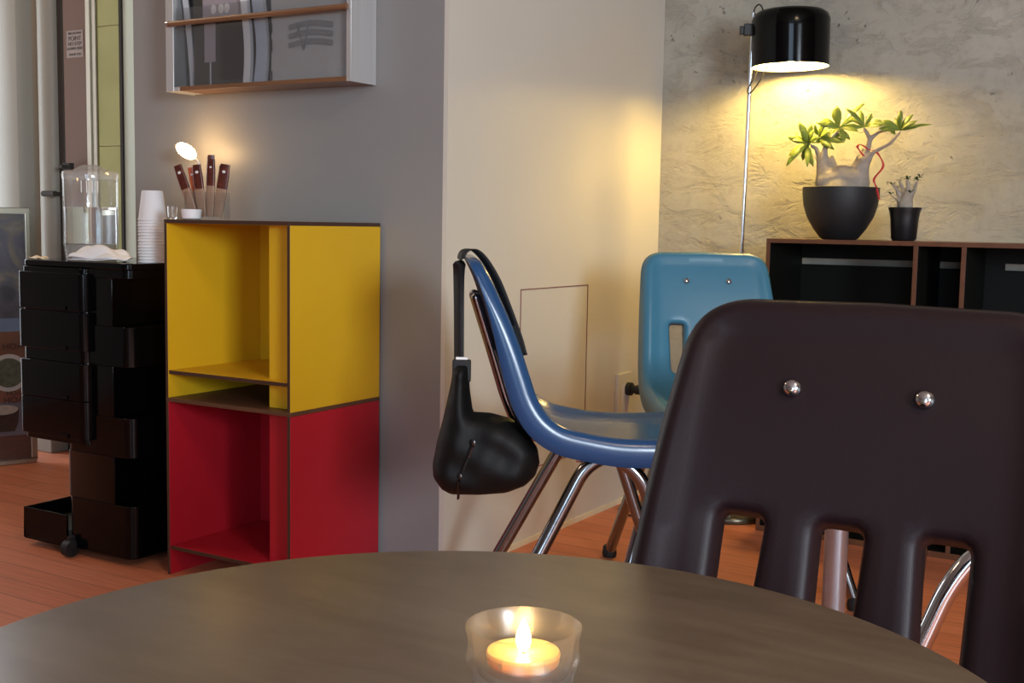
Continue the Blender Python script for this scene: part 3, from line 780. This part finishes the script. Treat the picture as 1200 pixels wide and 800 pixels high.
cov_dark = mat('dark_cover', (.022,.020,.016,1), .22, 0, .2); cov_green = mat('olive_cover', (.065,.062,.048,1), .25); cov_lilac = mat('lilac_cover', (.40,.35,.37,1), .35)
cov_pale = mat('pale_cover', (.55,.57,.60,1), .3, 0, .06, 6); cov_grey = mat('warm_grey_cover', (.50,.485,.46,1), .35, 0, .08, 8); cov_blue = mat('blue_grey_cover', (.50,.55,.62,1), .35, 0, .15, 9)
cov_char = mat('charcoal_cover', (.045,.048,.050,1), .3)
magazine('dark magazine spine at the far left of the rack', -2.333, -2.312, 2.236, .006, .28, cov_char)
magazine('upright white edged magazine leaning near the left end of the rack', -2.322, -2.304, 2.225, .005, .30, M['paper'], lean=-.12)
def deco_a(t, w):
    MB().box(-.050, -.012, -.0022, -.0009, .060, .155).build('picture', cov_lilac, t)
    MB().box(.006, .082, -.0022, -.0009, .014, .144).build('picture', mat('black_square_print', (.012,.009,.006,1), .3), t)
    MB().box(-.032, -.028, -.0020, -.0009, .004, .070).build('printed_line', cov_pale, t)
    s = MB(); 
    for dx in (0, .026, .046): s.ball((-.018+dx, -.0022, .189), .0095, 14, 8, (1,.1,1.25))
    s.build('printed_figures', M['white_plastic'], t)
    MB().box(-.055, .080, -.0022, -.0009, .165, .215).build('picture', cov_lilac, t)
magazine('dark glossy magazine with a black square print, left of centre in the rack', -2.300, -2.118, 2.215, .012, .29, cov_green, deco=deco_a)
magazine('white magazine with wavy page edges in the centre of the rack', -2.113, -2.092, 2.198, .012, .29, M['paper'], wave=.004, lean=-.03)
magazine('blue grey magazine with wavy pages in the centre of the rack', -2.088, -2.052, 2.208, .012, .285, cov_blue, wave=.007)
magazine('charcoal magazine between the wavy pages and the pale cover', -2.062, -2.030, 2.222, .008, .28, cov_char, wave=.003)
def deco_b(t, w):
    for j, z in enumerate((.128, .107, .086)):
        s = MB(); pts = [(-.068+.135*k/16, -.0013, z+.009*sin(2.9*k/16+.2)-.005) for k in range(17)]
        s.tube(pts, .0062, 6, flat=1.0); s.v = [(v[0], -.0009-.0005*(1 if v[1] < -.0013 else 0), v[2]) for v in s.v]
        s.build('wavy_print', mat('soft_grey_print', (.27,.265,.255,1), .4), t)
    s = MB(); s.tube([(-.040,-.0012,.130),(-.022,-.0012,.070)], .0012, 5); s.tube([(-.020,-.0012,.072),(-.006,-.0012,.135)], .0012, 5); s.tube([(-.05,-.0012,.10),(-.035,-.0012,.125)], .0010, 5)
    s.build('scribble', mat('pencil_grey', (.17,.17,.17,1), .5), t)
    for z0, z1 in ((.002,.026),(.070,.100),(.116,.140)): MB().box(-w+.003, -w+.006, -.0014, -.0008, z0, z1).build('spine_mark', cov_char, t)
magazine('large pale grey magazine with wavy printed lines, right half of the rack', -2.027, -1.772, 2.204, .014, .29, cov_grey, deco=deco_b)

# ------------------------------------------------------------------ menu board by the entrance
mbd = thing('menu_board', 'framed menu board with food pictures standing on the floor at the far left', 'menu board', (-3.486, 2.612, 0), R(67.7))
W_, Hb = .62, .873; lean = R(1.6)
Ml = Matrix.Rotation(-lean, 4, 'X')
# local: x runs back along the board towards the left of the photo (negative x), +y away from the viewer
fr = MB(); f_ = .018
for q in ((-W_, 0, -.012, .012, 0, f_), (-W_, 0, -.012, .012, Hb-f_, Hb), (-f_, 0, -.012, .012, f_, Hb-f_), (-W_, -W_+f_, -.012, .012, f_, Hb-f_)): fr.box(*q, Ml)
fr.build('frame', M['alu'], mbd, bevel=.003)
def poster_mat():
    m, nt, b = new_mat('food_picture')
    tc = N(nt, 'ShaderNodeTexCoord'); no = N(nt, 'ShaderNodeTexNoise', Scale=7.0, Detail=5.0, Distortion=1.5); nt.links.new(tc.outputs['Object'], no.inputs['Vector'])
    cr = N(nt, 'ShaderNodeValToRGB'); e = cr.color_ramp.elements
    e[0].position = .30; e[0].color = (.06,.07,.09,1); e[1].position = .70; e[1].color = (.22,.23,.26,1)
    x = e.new(.50); x.color = (.11,.12,.15,1); x = e.new(.60); x.color = (.17,.165,.14,1)
    nt.links.new(no.outputs['Fac'], cr.inputs[0]); nt.links.new(cr.outputs[0], b.inputs['Base Color']); b.inputs['Roughness'].default_value = .25
    return m
def bd(n, m, x0, x1, z0, z1, y=-.004, par=mbd):
    return MB().box(x0, x1, y, .004, z0, z1, Ml).build(n, m, par)
ps = bd('poster', poster_mat(), -W_+f_, -f_, .50, Hb-f_)
bd('poster', mat('blue_cloth_print', (.16,.24,.36,1), .3, 0, .3, 8), -W_+f_, -f_, .455, .50)
bd('poster', mat('brown_wood_print', (.17,.085,.055,1), .3, 0, .3, 10), -W_+f_, -f_, .37, .455)
bd('poster', mat('rust_print', (.22,.095,.06,1), .3, 0, .15, 8), -W_+f_, -f_, .215, .37)
bd('poster', mat('lilac_grey_print', (.15,.14,.17,1), .3, 0, .15, 8), -W_+f_, -f_, .10, .215)
bd('poster', mat('dark_plank_print', (.11,.05,.038,1), .3, 0, .4, 14, stretch=(1,1,6)), -W_+f_, -f_, f_, .10)
d = MB(); d.lathe([(0,0),(.062,0),(.064,.002),(0,.002)], 40, (0,0,0), Ml @ Matrix.Translation((-.082,-.004,.315)) @ Matrix.Rotation(pi/2, 4, 'X')); d.build('plate_picture', mat('print_white', (.50,.49,.47,1), .3), mbd)
d = MB(); d.lathe([(0,0),(.050,0),(.050,.0012),(0,.0012)], 40, (0,0,0), Ml @ Matrix.Translation((-.082,-.006,.315)) @ Matrix.Rotation(pi/2, 4, 'X')); d.build('salad_picture', mat('green_food_print', (.09,.10,.07,1), .4, 0, .8, 60), mbd)
d = MB(); d.prism([(-.048,.0),(.030,.0),(.042,.03),(.046,.075),(-.060,.075),(-.058,.03)], -.002, .001, Ml @ Matrix.Translation((-.098,-.005,.115)) @ Matrix.Rotation(pi/2, 4, 'X')); d.build('bowl_picture', mat('bowl_print', (.045,.025,.018,1), .4, 0, .5, 50), mbd)
d = MB(); d.lathe([(0,0),(.048,0),(.048,.001),(0,.001)], 24, (0,0,0), Ml @ Matrix.Translation((-.104,-.007,.190)) @ Matrix.Scale(.35, 4, (0,0,1)) @ Matrix.Rotation(pi/2, 4, 'X')); d.build('rice_picture', mat('rice_print', (.38,.34,.28,1), .5, 0, .3, 90), mbd)
tink = mat('poster_ink', (.05,.03,.028,1), .5)
for s_, z, sz in (('HOA', .405, .030), ('HOA', .245, .022), ('HOA', .222, .030)):
    text_part(s_, sz, (-.070, -.0062, z), (pi/2-0, 0, 0), tink, mbd)
# white card leaning in front of the board
wcard = MB(); wcard.box(-.10, .0, -.0015, .0015, 0, .055, Matrix.Rotation(R(-12), 4, 'Y'))
o = tag(wcard.build('white_card', M['paper'], bevel=.0005), 'bright white card on the floor in front of the menu board', 'card'); o.location = (-3.655, 2.325, .0215); o.rotation_euler = (R(-8), 0, R(40))

# ------------------------------------------------------------------ black cabinet with walnut edges
kb = thing('low_cabinet', 'long low black open cabinet with walnut edges under the plants', 'cabinet', (-1.098, 3.17, 0))
cw, cd_, chh, tt = 2.02, .290, .820, .012
def kpanel(n, m, *q, par=kb, bev=.0008): return MB().box(*q).build(n, m, par, bevel=bev)
def cabpanel(n, q, edge_front=True):
    o = MB().box(*q).build(n, [M['cab_dark'], M['walnut']], kb, bevel=.0008)
    for p in o.data.polygons:
        if p.normal.y < -.9: p.material_index = 1
        if n == 'top_panel' and (p.normal.z > .9 or p.normal.x < -.9): p.material_index = 1
        if n == 'end_panel' and abs(p.normal.x) > .9 and p.center.x < .006: p.material_index = 1
    return o
cabpanel('top_panel', (0, cw, 0, cd_, chh-tt, chh))
cabpanel('end_panel', (0, tt, 0, cd_, 0, chh-tt)); cabpanel('end_panel', (cw-tt, cw, 0, cd_, 0, chh-tt))
cabpanel('bottom_panel', (tt, cw-tt, 0, cd_, 0, .016))
for x in (.4005, .519, 1.25): cabpanel('divider', (x-.0062, x+.0062, 0, cd_-.012, .016, chh-tt))
for x in (.10, .22, .62, .85): cabpanel('divider', (x+.9, x+.912, 0, cd_-.012, .016, .40)) if False else None
cabpanel('shelf', (tt, cw-tt, .004, cd_-.012, .405, .417))
bk = MB(); bk.box(tt, cw-tt, cd_-.008, cd_, .016, .745); bk.box(tt, cw-tt, cd_-.008, cd_, .7635, chh-tt)
bk.box(.519, .575, cd_-.0082, cd_, .745, .7635)
bk.build('back_panel', M['cab_dark'], kb)

# ------------------------------------------------------------------ plants
px0, pz0, S_ = -.935, .8203, .00236
py = 3.30
def PP(x, z, dy=0): return Vector(((x-987)*S_, dy, (278-z)*.00237))
pl = thing('potted_caudex_plant', 'large swollen-trunk plant with green leaves in a dark round bowl pot', 'plant', (px0, py, pz0))
p_ = MB(); p_.lathe([(0,0),(.046,0),(.052,.004),(.072,.030),(.090,.062),(.100,.095),(.1035,.125),(.1035,.1425),(.099,.1435),(.0975,.140),(.0965,.118),(0,.112)], 64); p_.build('pot', M['pot'], pl, smooth=True)
p_ = MB(); p_.lathe([(0,.128),(.04,.131),(.0965,.130),(.0965,.120)], 48); p_.build('soil', M['soil'], pl, smooth=True)
def skin_tree(name, chains, m, parent, voxel=.0022):
    """tapering limbs fused into one continuous surface"""
    mb = MB()
    for ch in chains:
        for (p, r), (q, t) in zip(ch[:-1], ch[1:]):
            n = max(2, int((q-p).length/(min(r, t)*.5)))
            mb.tube([p+(q-p)*(k/n) for k in range(n+1)], [r+(t-r)*k/n for k in range(n+1)], 14)
        for p, r in ch: mb.ball(p, r, 14, 10)
    o = mb.build(name, m, parent)
    md = o.modifiers.new('remesh', 'REMESH'); md.mode = 'VOXEL'; md.voxel_size = voxel; md.use_smooth_shade = True
    md = o.modifiers.new('smooth', 'SMOOTH'); md.factor = .6; md.iterations = 9
    return o
c0 = (PP(988,226), .058); cl_ = (PP(973,212), .040); cr_ = (PP(1003,212), .040); sd_ = (PP(988,209), .042)
l1 = (PP(965,192,-.004), .0190); l2 = (PP(966,175,-.006), .0085); l3 = (PP(972,163,-.008), .0062); l4 = (PP(981,153,-.008), .0048)
b1 = (PP(959,180), .008); b2 = (PP(955,172,.003), .0062); b3 = (PP(946,167,.004), .0045)
r1 = (PP(1011,192,.002), .0180); r2 = (PP(1015,176,.002), .0085); r3 = (PP(1018,162,.002), .0065); r4 = (PP(1011,151,0), .0048)
e1 = (PP(1027,155,.004), .0050); e2 = (PP(1038,152,.006), .004)
f0 = (PP(1021,180,-.006), .0062); f1 = (PP(1030,174,-.008), .0055); f2 = (PP(1041,169,-.01), .0048); f3 = (PP(1053,156,-.012), .0038)
g1 = (PP(1004,186,.012), .009); g2 = (PP(1008,175,.014), .0065)
h1 = (PP(973,182,.014), .006)
skin_tree('trunk', [[c0, sd_], [cl_, sd_, cr_], [c0, cl_, l1, l2, l3, l4], [c0, cr_, r1, r2, r3, r4], [r3, e1, e2], [r1, f0, f1, f2, f3], [l1, b1, b2, b3], [cr_, g1, g2], [cl_, h1]], M['bark'], pl, .0028)

def leaf(mb, a, b_, w, up=(0,0,1), bend=.12, n=8):
    a, b_ = Vector(a), Vector(b_); d = b_-a; L_ = d.length; t = d.normalized()
    side = t.cross(Vector(up)).normalized(); nrm = side.cross(t)
    vs = []
    for i in range(n+1):
        u = i/n; ww = w*(math.sin(pi*u**1.35)**.8 if 0 < u < 1 else .06)
        p = a+d*u+nrm*(bend*L_*math.sin(pi*u)*.6)
        vs += [p-side*ww+nrm*ww*.25, p, p+side*ww+nrm*ww*.25]
    mb.add(vs, [(3*i+k, 3*i+k+1, 3*i+4+k, 3*i+3+k) for i in range(n) for k in (0, 1)])
lf = MB(); rnd = random.Random(3)
def LF(c, tips, w=.0065, dy0=-.01):
    for tp in tips:
        x, z = tp[0], tp[1]; ww = (tp[2] if len(tp) > 2 else w)*1.45; dy = tp[3] if len(tp) > 3 else rnd.uniform(-.03,.03)
        up = (rnd.uniform(-.5,.5), -1, rnd.uniform(.2,1.0)) if len(tp) < 5 else tp[4]
        leaf(lf, c, PP(x, z, dy), ww, up)
        if len(tp) > 2 and rnd.random() < .8: leaf(lf, c, c+(PP(x+rnd.uniform(-9,9), z+rnd.uniform(-8,8), dy+rnd.uniform(-.03,.03))-c)*rnd.uniform(.6,.9), ww*.8, (rnd.uniform(-.6,.6), -1, .5))
LF(PP(983,149,-.008), [(958,143,.0105,-.03),(979,124,.0100,-.012),(1009,122,.0050,.01),(1004,148,.006,.02),(1008,155,.005,-.03),(992,166,.006,-.03),(972,158,.005,.02),(1000,138,.005,.02),(987,165,.0055,.01)])
LF(PP(1011,149,0), [(989,127,.0050,-.01),(1002,128,.0045,.02),(1032,142,.0050,-.02),(1040,147,.0055,-.03),(1000,140,.005,.03),(1025,141,.005,.03),(992,150,.005,-.01),(1018,133,.004,.01)])
LF(PP(1053,154,-.012), [(1067,137,.0068,-.02),(1052,131,.0052,-.01),(1075,150,.0052,-.02),(1089,149,.0032,-.03),(1032,142,.0060,-.01),(1030,152,.0055,-.03),(1040,146,.005,.02),(1062,151,.005,.01),(1044,139,.004,.01)])
LF(PP(945,166,.004), [(923,159,.0075,-.02),(923,181,.0045,-.01),(924,193,.0065,-.03),(934,141,.0068,-.01),(947,143,.0060,.01),(957,194,.0062,-.03),(932,170,.005,.02),(940,150,.005,-.02),(926,152,.005,.02),(952,150,.0055,0),(960,158,.0055,-.02),(938,186,.005,.01),(965,163,.005,.02),(950,176,.005,-.02),(930,163,.006,-.03)])
LF(PP(958,160,.004), [(976,152,.006,-.02),(978,173,.0055,-.03),(974,145,.005,.01),(990,158,.005,-.01),(965,141,.0055,0),(950,148,.005,.02),(985,150,.005,.02),(992,167,.0050,-.03),(970,168,.005,.03)])
LF(PP(1038,152,.006), [(1050,147,.004,.02),(1046,158,.004,.0),(1032,146,.004,.03)])
lf.build('foliage', M['leaf'], pl, smooth=True, solid=.0006, angle=80)
# red ribbon tied on the right branch
rb = MB(); pts = spline([PP(1013,182,-.012), PP(1006,172,-.018), PP(1010,169,-.02), PP(1019,175,-.016), PP(1024,176,-.01), PP(1030,181,-.012), PP(1036,194,-.016), PP(1026,208,-.012), PP(1029,217,-.016), PP(1037,232,-.05)], 8)
vs = []
for i, p in enumerate(pts):
    a = .35+.9*sin(i*.33); w = Vector((cos(a), .6*sin(a), .25*sin(a)))*.0034; vs += [p-w, p+w]
rb.add(vs, [(2*i, 2*i+1, 2*i+3, 2*i+2) for i in range(len(pts)-1)])
o = tag(rb.build('red_ribbon', mat('red_ribbon', (.55,.03,.04,1), .35), smooth=True, solid=.0005), 'thin curled red ribbon hanging from the large plant', 'ribbon'); o.location = (px0, py, pz0)

sp2 = thing('potted_seedling', 'small stubby plant in a little black flared pot', 'plant', (-.760, 3.30, .8203))
p_ = MB(); p_.lathe([(0,0),(.028,0),(.033,.006),(.037,.060),(.0400,.078),(.0435,.088),(.0435,.0895),(.040,.0895),(.036,.080),(0,.076)], 48); p_.build('pot', M['potp'], sp2, smooth=True)
p_ = MB(); p_.lathe([(0,.083),(.0375,.081),(.0375,.076)], 32); p_.build('soil', M['soil'], sp2, smooth=True)
def Q(x, z, dy=0): return Vector(((x-1061)*S_, dy, (280-z)*.00237))
a0 = (Q(1061,240), .021); a1 = (Q(1063,231), .015)
skin_tree('trunk', [[a0, a1, (Q(1064,221), .0075), (Q(1062,212), .004)], [a1, (Q(1070,225,-.004), .0060), (Q(1073,214,-.005), .0035)], [a0, (Q(1055,231), .0075), (Q(1051,222), .0048), (Q(1046,217), .003)], [a1, (Q(1057,222,.006), .005), (Q(1053,213,.007), .0032)], [a0, (Q(1052,233,-.006), .0035), (Q(1045,228,-.008), .0024)]], M['bark'], sp2, .0013)
lf = MB()
for c_, k in ((Q(1062,210), 10), (Q(1073,211,-.005), 11), (Q(1076,208,-.004), 6), (Q(1053,211,.007), 2), (Q(1045,217), 3), (Q(1045,228,-.008), 3), (Q(1067,226,-.01), 3)):
    for j in range(k):
        a = 2*pi*j/k+.3; leaf(lf, c_, c_+Vector((cos(a)*.011, sin(a)*.008-.002, .003+.006*sin(3*a))), .0030, (0,0,1), .1, 4)
lf.build('foliage', M['leaf_dark'], sp2, smooth=True, solid=.0005, angle=80)

# ------------------------------------------------------------------ floor lamp
bx, by = -1.225, 3.292
fl_ = thing('floor_lamp', 'tall chrome floor lamp with a glossy black drum shade, lit', 'lamp', (bx, by, 0))
b_ = MB(); b_.lathe([(0,0),(.118,0),(.120,.004),(.120,.014),(.116,.019),(.100,.021),(.020,.023),(0,.023)], 64); b_.build('base', mat('dark_bronze_base', (.10,.09,.06,1), .25, .6), fl_, smooth=True)
tilt = (.018, -.010)
pole = lambda z: Vector((tilt[0]*z, -.03*z*0+tilt[1]*z, z))
b_ = MB(); b_.tube([pole(.02), pole(1.452)], .0058, 16); b_.build('pole', M['chrome'], fl_, smooth=True)
sc = Vector((-1.100-bx, 3.318-by, 0)); th_ = R(3.0)
Ms = Matrix.Translation((sc.x, sc.y, 1.302)) @ Matrix.Rotation(R(1.2), 4, Vector((.5,-.86,0)))
r0 = .1075
sh = MB(); sh.lathe([(r0,0),(r0+.0006,.10),(r0+.0015,.128),(r0-.004,.143),(r0-.016,.152),(r0-.035,.156),(.0001,.158)], 72, (0,0,0), Ms)
mshade, nt, b = new_mat('black_enamel_white_inside')
geo = N(nt, 'ShaderNodeNewGeometry'); mxs = N(nt, 'ShaderNodeMix', data_type='RGBA'); mxs.inputs['A'].default_value = (.006,.005,.004,1); mxs.inputs['B'].default_value = (.85,.82,.75,1)
sh.build('shade', M['black_gloss'], fl_, smooth=True, angle=50)
si = MB(); ri = r0-.0025; si.lathe([(r0+.0002,-.0008),(ri,-.0002),(ri,.10),(ri,.126),(ri-.006,.140),(ri-.018,.148),(ri-.035,.152),(.0001,.153)], 72, (0,0,0), Ms)
si.build('shade_lining', mat('white_lining', (.86,.84,.80,1), .4), fl_, smooth=True, angle=50)
bb = MB(); bb.ball(Ms @ Vector((0,0,.040)), .030, 28, 16, (1,1,1)); bb.build('bulb', emis('warm_bulb', (1,.665,.17,1), 610), fl_, smooth=True)
sk = MB(); sk.tube([Ms @ Vector((0,0,.068)), Ms @ Vector((0,0,.150))], .016, 20); sk.build('lamp_socket', M['white_plastic'], fl_, smooth=True)
cl = MB(); z_ = 1.405; pc = pole(z_); dirx = (Vector((sc.x, sc.y, 0))-Vector((pc.x, pc.y, 0))); dl = dirx.length; dirx.normalize()
Mc = Matrix.Translation((pc.x, pc.y, z_)) @ Matrix.Rotation(math.atan2(dirx.y, dirx.x), 4, 'Z')
cl.box(-.024, dl-r0+.004, -.013, .013, -.016, .016, Mc); cl.box(-.036, -.024, -.009, .009, -.013, .010, Mc)
cl.build('clamp', M['black_matt'], fl_, bevel=.002)
cab = MB(); t0 = pole(1.450)
cab.tube(spline([t0, t0+Vector((.006,0,.018)), t0+Vector((.020,-.004,.022)), t0+Vector((.031,-.006,.0)), t0+Vector((.031,-.010,-.05)), t0+Vector((.022,-.012,-.14)), t0+Vector((.016,-.012,-.175)), t0+Vector((-.004,-.012,-.212)), t0+Vector((.004,-.012,-.222)), t0+Vector((.030,-.012,-.190)), t0+Vector((.052,-.012,-.150))], 8), .0021, 8)
cab.build('lamp_cable', M['rubber'], fl_, smooth=True)

# outlet and cord
ol = thing('wall_outlet', 'cream wall outlet plate low on the off-white wall', 'outlet', (XW, 3.234, .322))
MB().box(.0002, .012, -.047, .047, -.082, .082).build('plate', mat('cream_plastic', (.72,.66,.50,1), .35), ol, bevel=.002)
MB().box(.012, .0135, -.024, .024, -.050, .050).build('socket_face', M['white_plastic'], ol, bevel=.001)
pc_ = thing('power_cord', 'black plug and cord running from the outlet down to the floor', 'cord', (XW+.0137, 3.246, .355))
p_ = MB(); p_.tube([(0,0,0),(.014,0,0),(.0145,0,0),(.016,0,0),(.030,-.001,0),(.031,-.001,0),(.046,-.002,-.002)], [.020,.020,.016,.012,.012,.015,.013], 20); p_.build('plug', M['rubber'], pc_, smooth=True)
L0 = Vector((XW+.0137, 3.246, .355))
cord = [Vector(p)-L0 for p in ((-1.50,3.243,.353),(-1.44,3.235,.340),(-1.38,3.22,.27),(-1.345,3.225,.15),(-1.38,3.24,.04),(-1.42,3.24,.0045),(-1.49,3.22,.004),(-1.52,3.17,.004),(-1.49,3.12,.004),(-1.42,3.10,.004),(-1.35,3.14,.004),(-1.345,3.20,.004),(-1.349,3.262,.004))]
p_ = MB(); p_.tube(spline(cord, 8), .0032, 8); p_.build('cable', M['rubber'], pc_, smooth=True)

# ------------------------------------------------------------------ sling bag on the blue chair
az = R(38); F_ = Vector((cos(az), sin(az), 0)); U_ = Vector((0,0,1)); S2 = Vector((-sin(az), cos(az), 0))
org = Vector((-1.160, 2.027, 0))
def BP(f, l, z): return org+F_*f+S2*l+U_*z           # f toward the sitter's front, l toward the wall
bag = thing('sling_bag', 'black sling bag hanging by its strap from the blue chair back', 'bag', BP(-.16, -.14, .40))
BO = BP(-.16, -.14, .40)
def inflate(outline, D, ridge=.5, cell=.008, lump=.0):
    P = resample(outline, .008)
    if area(P) < 0: P = P[::-1]
    pts = [Vector((p[0], p[1])) for p in P]; n = len(pts); ed = [(i, (i+1) % n) for i in range(n)]
    mn, mx_ = P.min(0), P.max(0)
    gx, gy = np.meshgrid(np.arange(mn[0], mx_[0], cell), np.arange(mn[1], mx_[1], cell)); g = np.c_[gx.ravel(), gy.ravel()]
    ok = inside(P, g) & (dist(P, g) > cell*.6); pts += [Vector((p[0], p[1])) for p in g[ok]]
    vc, _, fc, *_ = geometry.delaunay_2d_cdt(pts, ed, [], 0, 1e-6)
    V = np.array([(v.x, v.y) for v in vc]); Fc = [tuple(f) for f in fc]; cen = np.array([V[list(f)].mean(0) for f in Fc])
    Fc = [f for f, k in zip(Fc, inside(P, cen)) if k]; dd = dist(P, V); Rm = dd.max()*.62
    Tk = D*np.sqrt(np.clip(1-(1-np.clip(dd/Rm, 0, 1))**2, 0, 1)) * (1+lump*np.sin(V[:,0]*70+V[:,1]*25)*np.cos(V[:,1]*60-V[:,0]*20))
    return V, Tk, Fc
k_ = 2.22/1390
def bxz(px, pz): # outline measured on the bag itself, metres from its middle
    return ((px-568)*k_, (510-pz)*k_)
outl = [bxz(*q) for q in ((527,430),(545,430),(547,460),(551,486),(572,487),(596,493),(614,508),(628,528),(631,546),(626,562),(614,574),(592,583),(560,586),(526,586),(515,580),(505,566),(504,550),(509,522),(515,498),(521,470),(525,450))]
V, Tk, Fc = inflate(outl, .050, lump=.10)
mb = MB(); sd = -S2
vs = []; nV = len(V)
cvec = Vector((0,0,0))
right_ = Vector((.857,.516,0)); dep_ = Vector((-.516,.857,0))
bc = Vector((-1.180, 1.872, .455))-BO
for sgn in (-1, 1):
    for (a, z), t in zip(V, Tk): vs.append(bc + right_*a + U_*z + dep_*(sgn*t))
fs = [tuple(reversed(f)) for f in Fc]+[tuple(nV+i for i in f) for f in Fc]
mb.add(vs, fs); mb.build('bag_body', M['bag_shiny'], bag, smooth=True, angle=180)
def onbag(px, pz, out_=.0):  # point near the visible face of the bag
    a, z = bxz(px, pz); return bc + right_*a + U_*z - dep_*out_
zp = MB(); zp.tube([onbag(554,516,.052), onbag(549,530,.055), onbag(541,552,.052), onbag(537,560,.047)], .0022, 6); zp.build('zip', M['rubber'], bag, smooth=True)
zp = MB(); zp.ball(onbag(553,517,.057), .005, 10, 6, (1,.5,1.6)); zp.tube([onbag(552,522,.059), onbag(548,534,.060)], .0024, 6); zp.build('zip_puller', mat('dark_metal_puller', (.12,.12,.12,1), .3, 1), bag, smooth=True)
zp = MB(); zp.ball(onbag(538,557,.052), .0045, 10, 6, (1,.5,1.4)); zp.tube([onbag(537,562,.052), onbag(536,586,.035)], .0042, 6, flat=.4); zp.build('zip_puller', mat('dark_metal_puller2', (.10,.10,.10,1), .35, 1), bag, smooth=True)
# strap: flat webbing over the top of the chair back
def ribbon(path, w, nrm_list, tk=.0016):
    mb = MB(); pts = [Vector(p) for p in path]; vs = []
    for i, p in enumerate(pts):
        w_ = nrm_list if isinstance(nrm_list, Vector) else nrm_list[i]
        vs += [p-w_*w, p+w_*w]
    mb.add(vs, [(2*i, 2*i+1, 2*i+3, 2*i+2) for i in range(len(pts)-1)])
    return mb
acr_ = (right_*.72 + (-dep_)*.69).normalized()
top = [Vector(p)-BO for p in ((-1.243,1.868,.575),(-1.247,1.872,.66),(-1.251,1.876,.76),(-1.248,1.879,.784),(-1.242,1.884,.795),(-1.229,1.889,.797),(-1.215,1.893,.788),(-1.201,1.900,.768),(-1.184,1.908,.735),(-1.165,1.920,.680),(-1.150,1.928,.635),(-1.140,1.932,.600))]
sm_ = spline(top, 6); nrm_ = []
for i, p in enumerate(sm_):
    t = i/(len(sm_)-1); nrm_.append((acr_*(1-min(1, t*2.4))+(S2*.75-right_*.55)*min(1, t*2.4)).normalized())
ribbon(sm_, .0125, nrm_).build('strap', M['fabric'], bag, smooth=True, solid=.0022)
ls = MB(); q = onbag(537,432,.0); a_ = Matrix.Translation(q) @ Matrix.Rotation(R(31), 4, 'Z')
ls.box(-.0175, .0175, -.006, .006, -.030, .012, a_); ls.build('strap_sleeve', M['fabric'], bag, bevel=.003)
bkl = MB(); q = onbag(537,423,.0); a_ = Matrix.Translation(q) @ Matrix.Rotation(R(31), 4, 'Z')
bkl.box(-.0115, .0115, -.004, .004, -.0028, .0028, a_); bkl.build('buckle', mat('pale_metal_buckle', (.75,.73,.68,1), .3, .6), bag, bevel=.001)
ck = MB(); ck.tube(fillet([Vector((-1.156,1.926,.655))-BO, Vector((-1.150,1.929,.640))-BO, Vector((-1.139,1.935,.598))-BO], .004), .006, 8); ck.build('strap_adjuster', M['rubber'], bag, smooth=True)

# ------------------------------------------------------------------ daylight
w = bpy.data.worlds.new('World'); scene.world = w; w.use_nodes = True
bg = w.node_tree.nodes['Background']; bg.inputs[0].default_value = (.72,.86,1.0,1); bg.inputs[1].default_value = 2.0
def area_light(name, loc, rot, sx, sy, power, color):
    l = bpy.data.lights.new(name, 'AREA'); l.shape = 'RECTANGLE'; l.size = sx; l.size_y = sy; l.energy = power; l.color = color
    o = bpy.data.objects.new(name, l); col.objects.link(o); o.location = loc; o.rotation_euler = rot; return o
area_light('daylight_window_right', (XR+.05, -1.0, 1.45), (0, pi/2, 0), 1.0, 1.2, 190, (.78,.89,1.0))
area_light('daylight_window_behind', (1.27, YB-.05, 1.4), (pi/2, 0, 0), 1.45, 2.1, 70, (.55,.76,1.0))
area_light('side_fill', (XL-.04, 2.3, 1.0), (0, -pi/2, 0), 1.8, .9, 18, (.95,.97,1.0))  # added fill light through an invented side opening, brightens the left floor
# unseen warm fill lights added under the ceiling to brighten walls and floor
area_light('warm_fill', (.9, .4, 2.6), (0,0,0), .5, .5, 30, (1,.72,.45))
area_light('warm_fill', (-3.7, 1.5, 2.6), (0,0,0), .5, .5, 13, (1,.68,.42))

# ------------------------------------------------------------------ camera
cam = bpy.data.cameras.new('Camera'); co = bpy.data.objects.new('Camera', cam); col.objects.link(co)
f, p, r, y = 1390., .0981, .0177, .5425
cy_, sy_, cp, sp_, cr, sr = cos(y), sin(y), cos(p), sin(p), cos(r), sin(r)
MM = np.array([[cr,-sr,0],[sr,cr,0],[0,0,1]]) @ np.array([[1,0,0],[0,cp,-sp_],[0,sp_,cp]])
B = np.array([MM @ np.array([cy_,0,-sy_]), MM @ np.array([sy_,0,cy_]), MM @ np.array([0,-1,0])])
mw = Matrix(((B[0,0],-B[0,1],-B[0,2],0),(B[1,0],-B[1,1],-B[1,2],0),(B[2,0],-B[2,1],-B[2,2],.845),(0,0,0,1)))
co.matrix_world = mw
cam.sensor_width = 36; cam.lens = f/1200*36; cam.clip_start = .02
scene.camera = co
vs_ = scene.view_settings
vs_.view_transform = 'Standard'; vs_.look = 'None'; vs_.gamma = 1; vs_.use_curve_mapping = False; vs_.exposure = 0.0
scene.cycles.use_denoising = True
scene.cycles.max_bounces = 10; scene.cycles.transparent_max_bounces = 16; scene.cycles.transmission_bounces = 8
scene.cycles.sample_clamp_indirect = 6
scene.cycles.caustics_refractive = False; scene.cycles.caustics_reflective = False
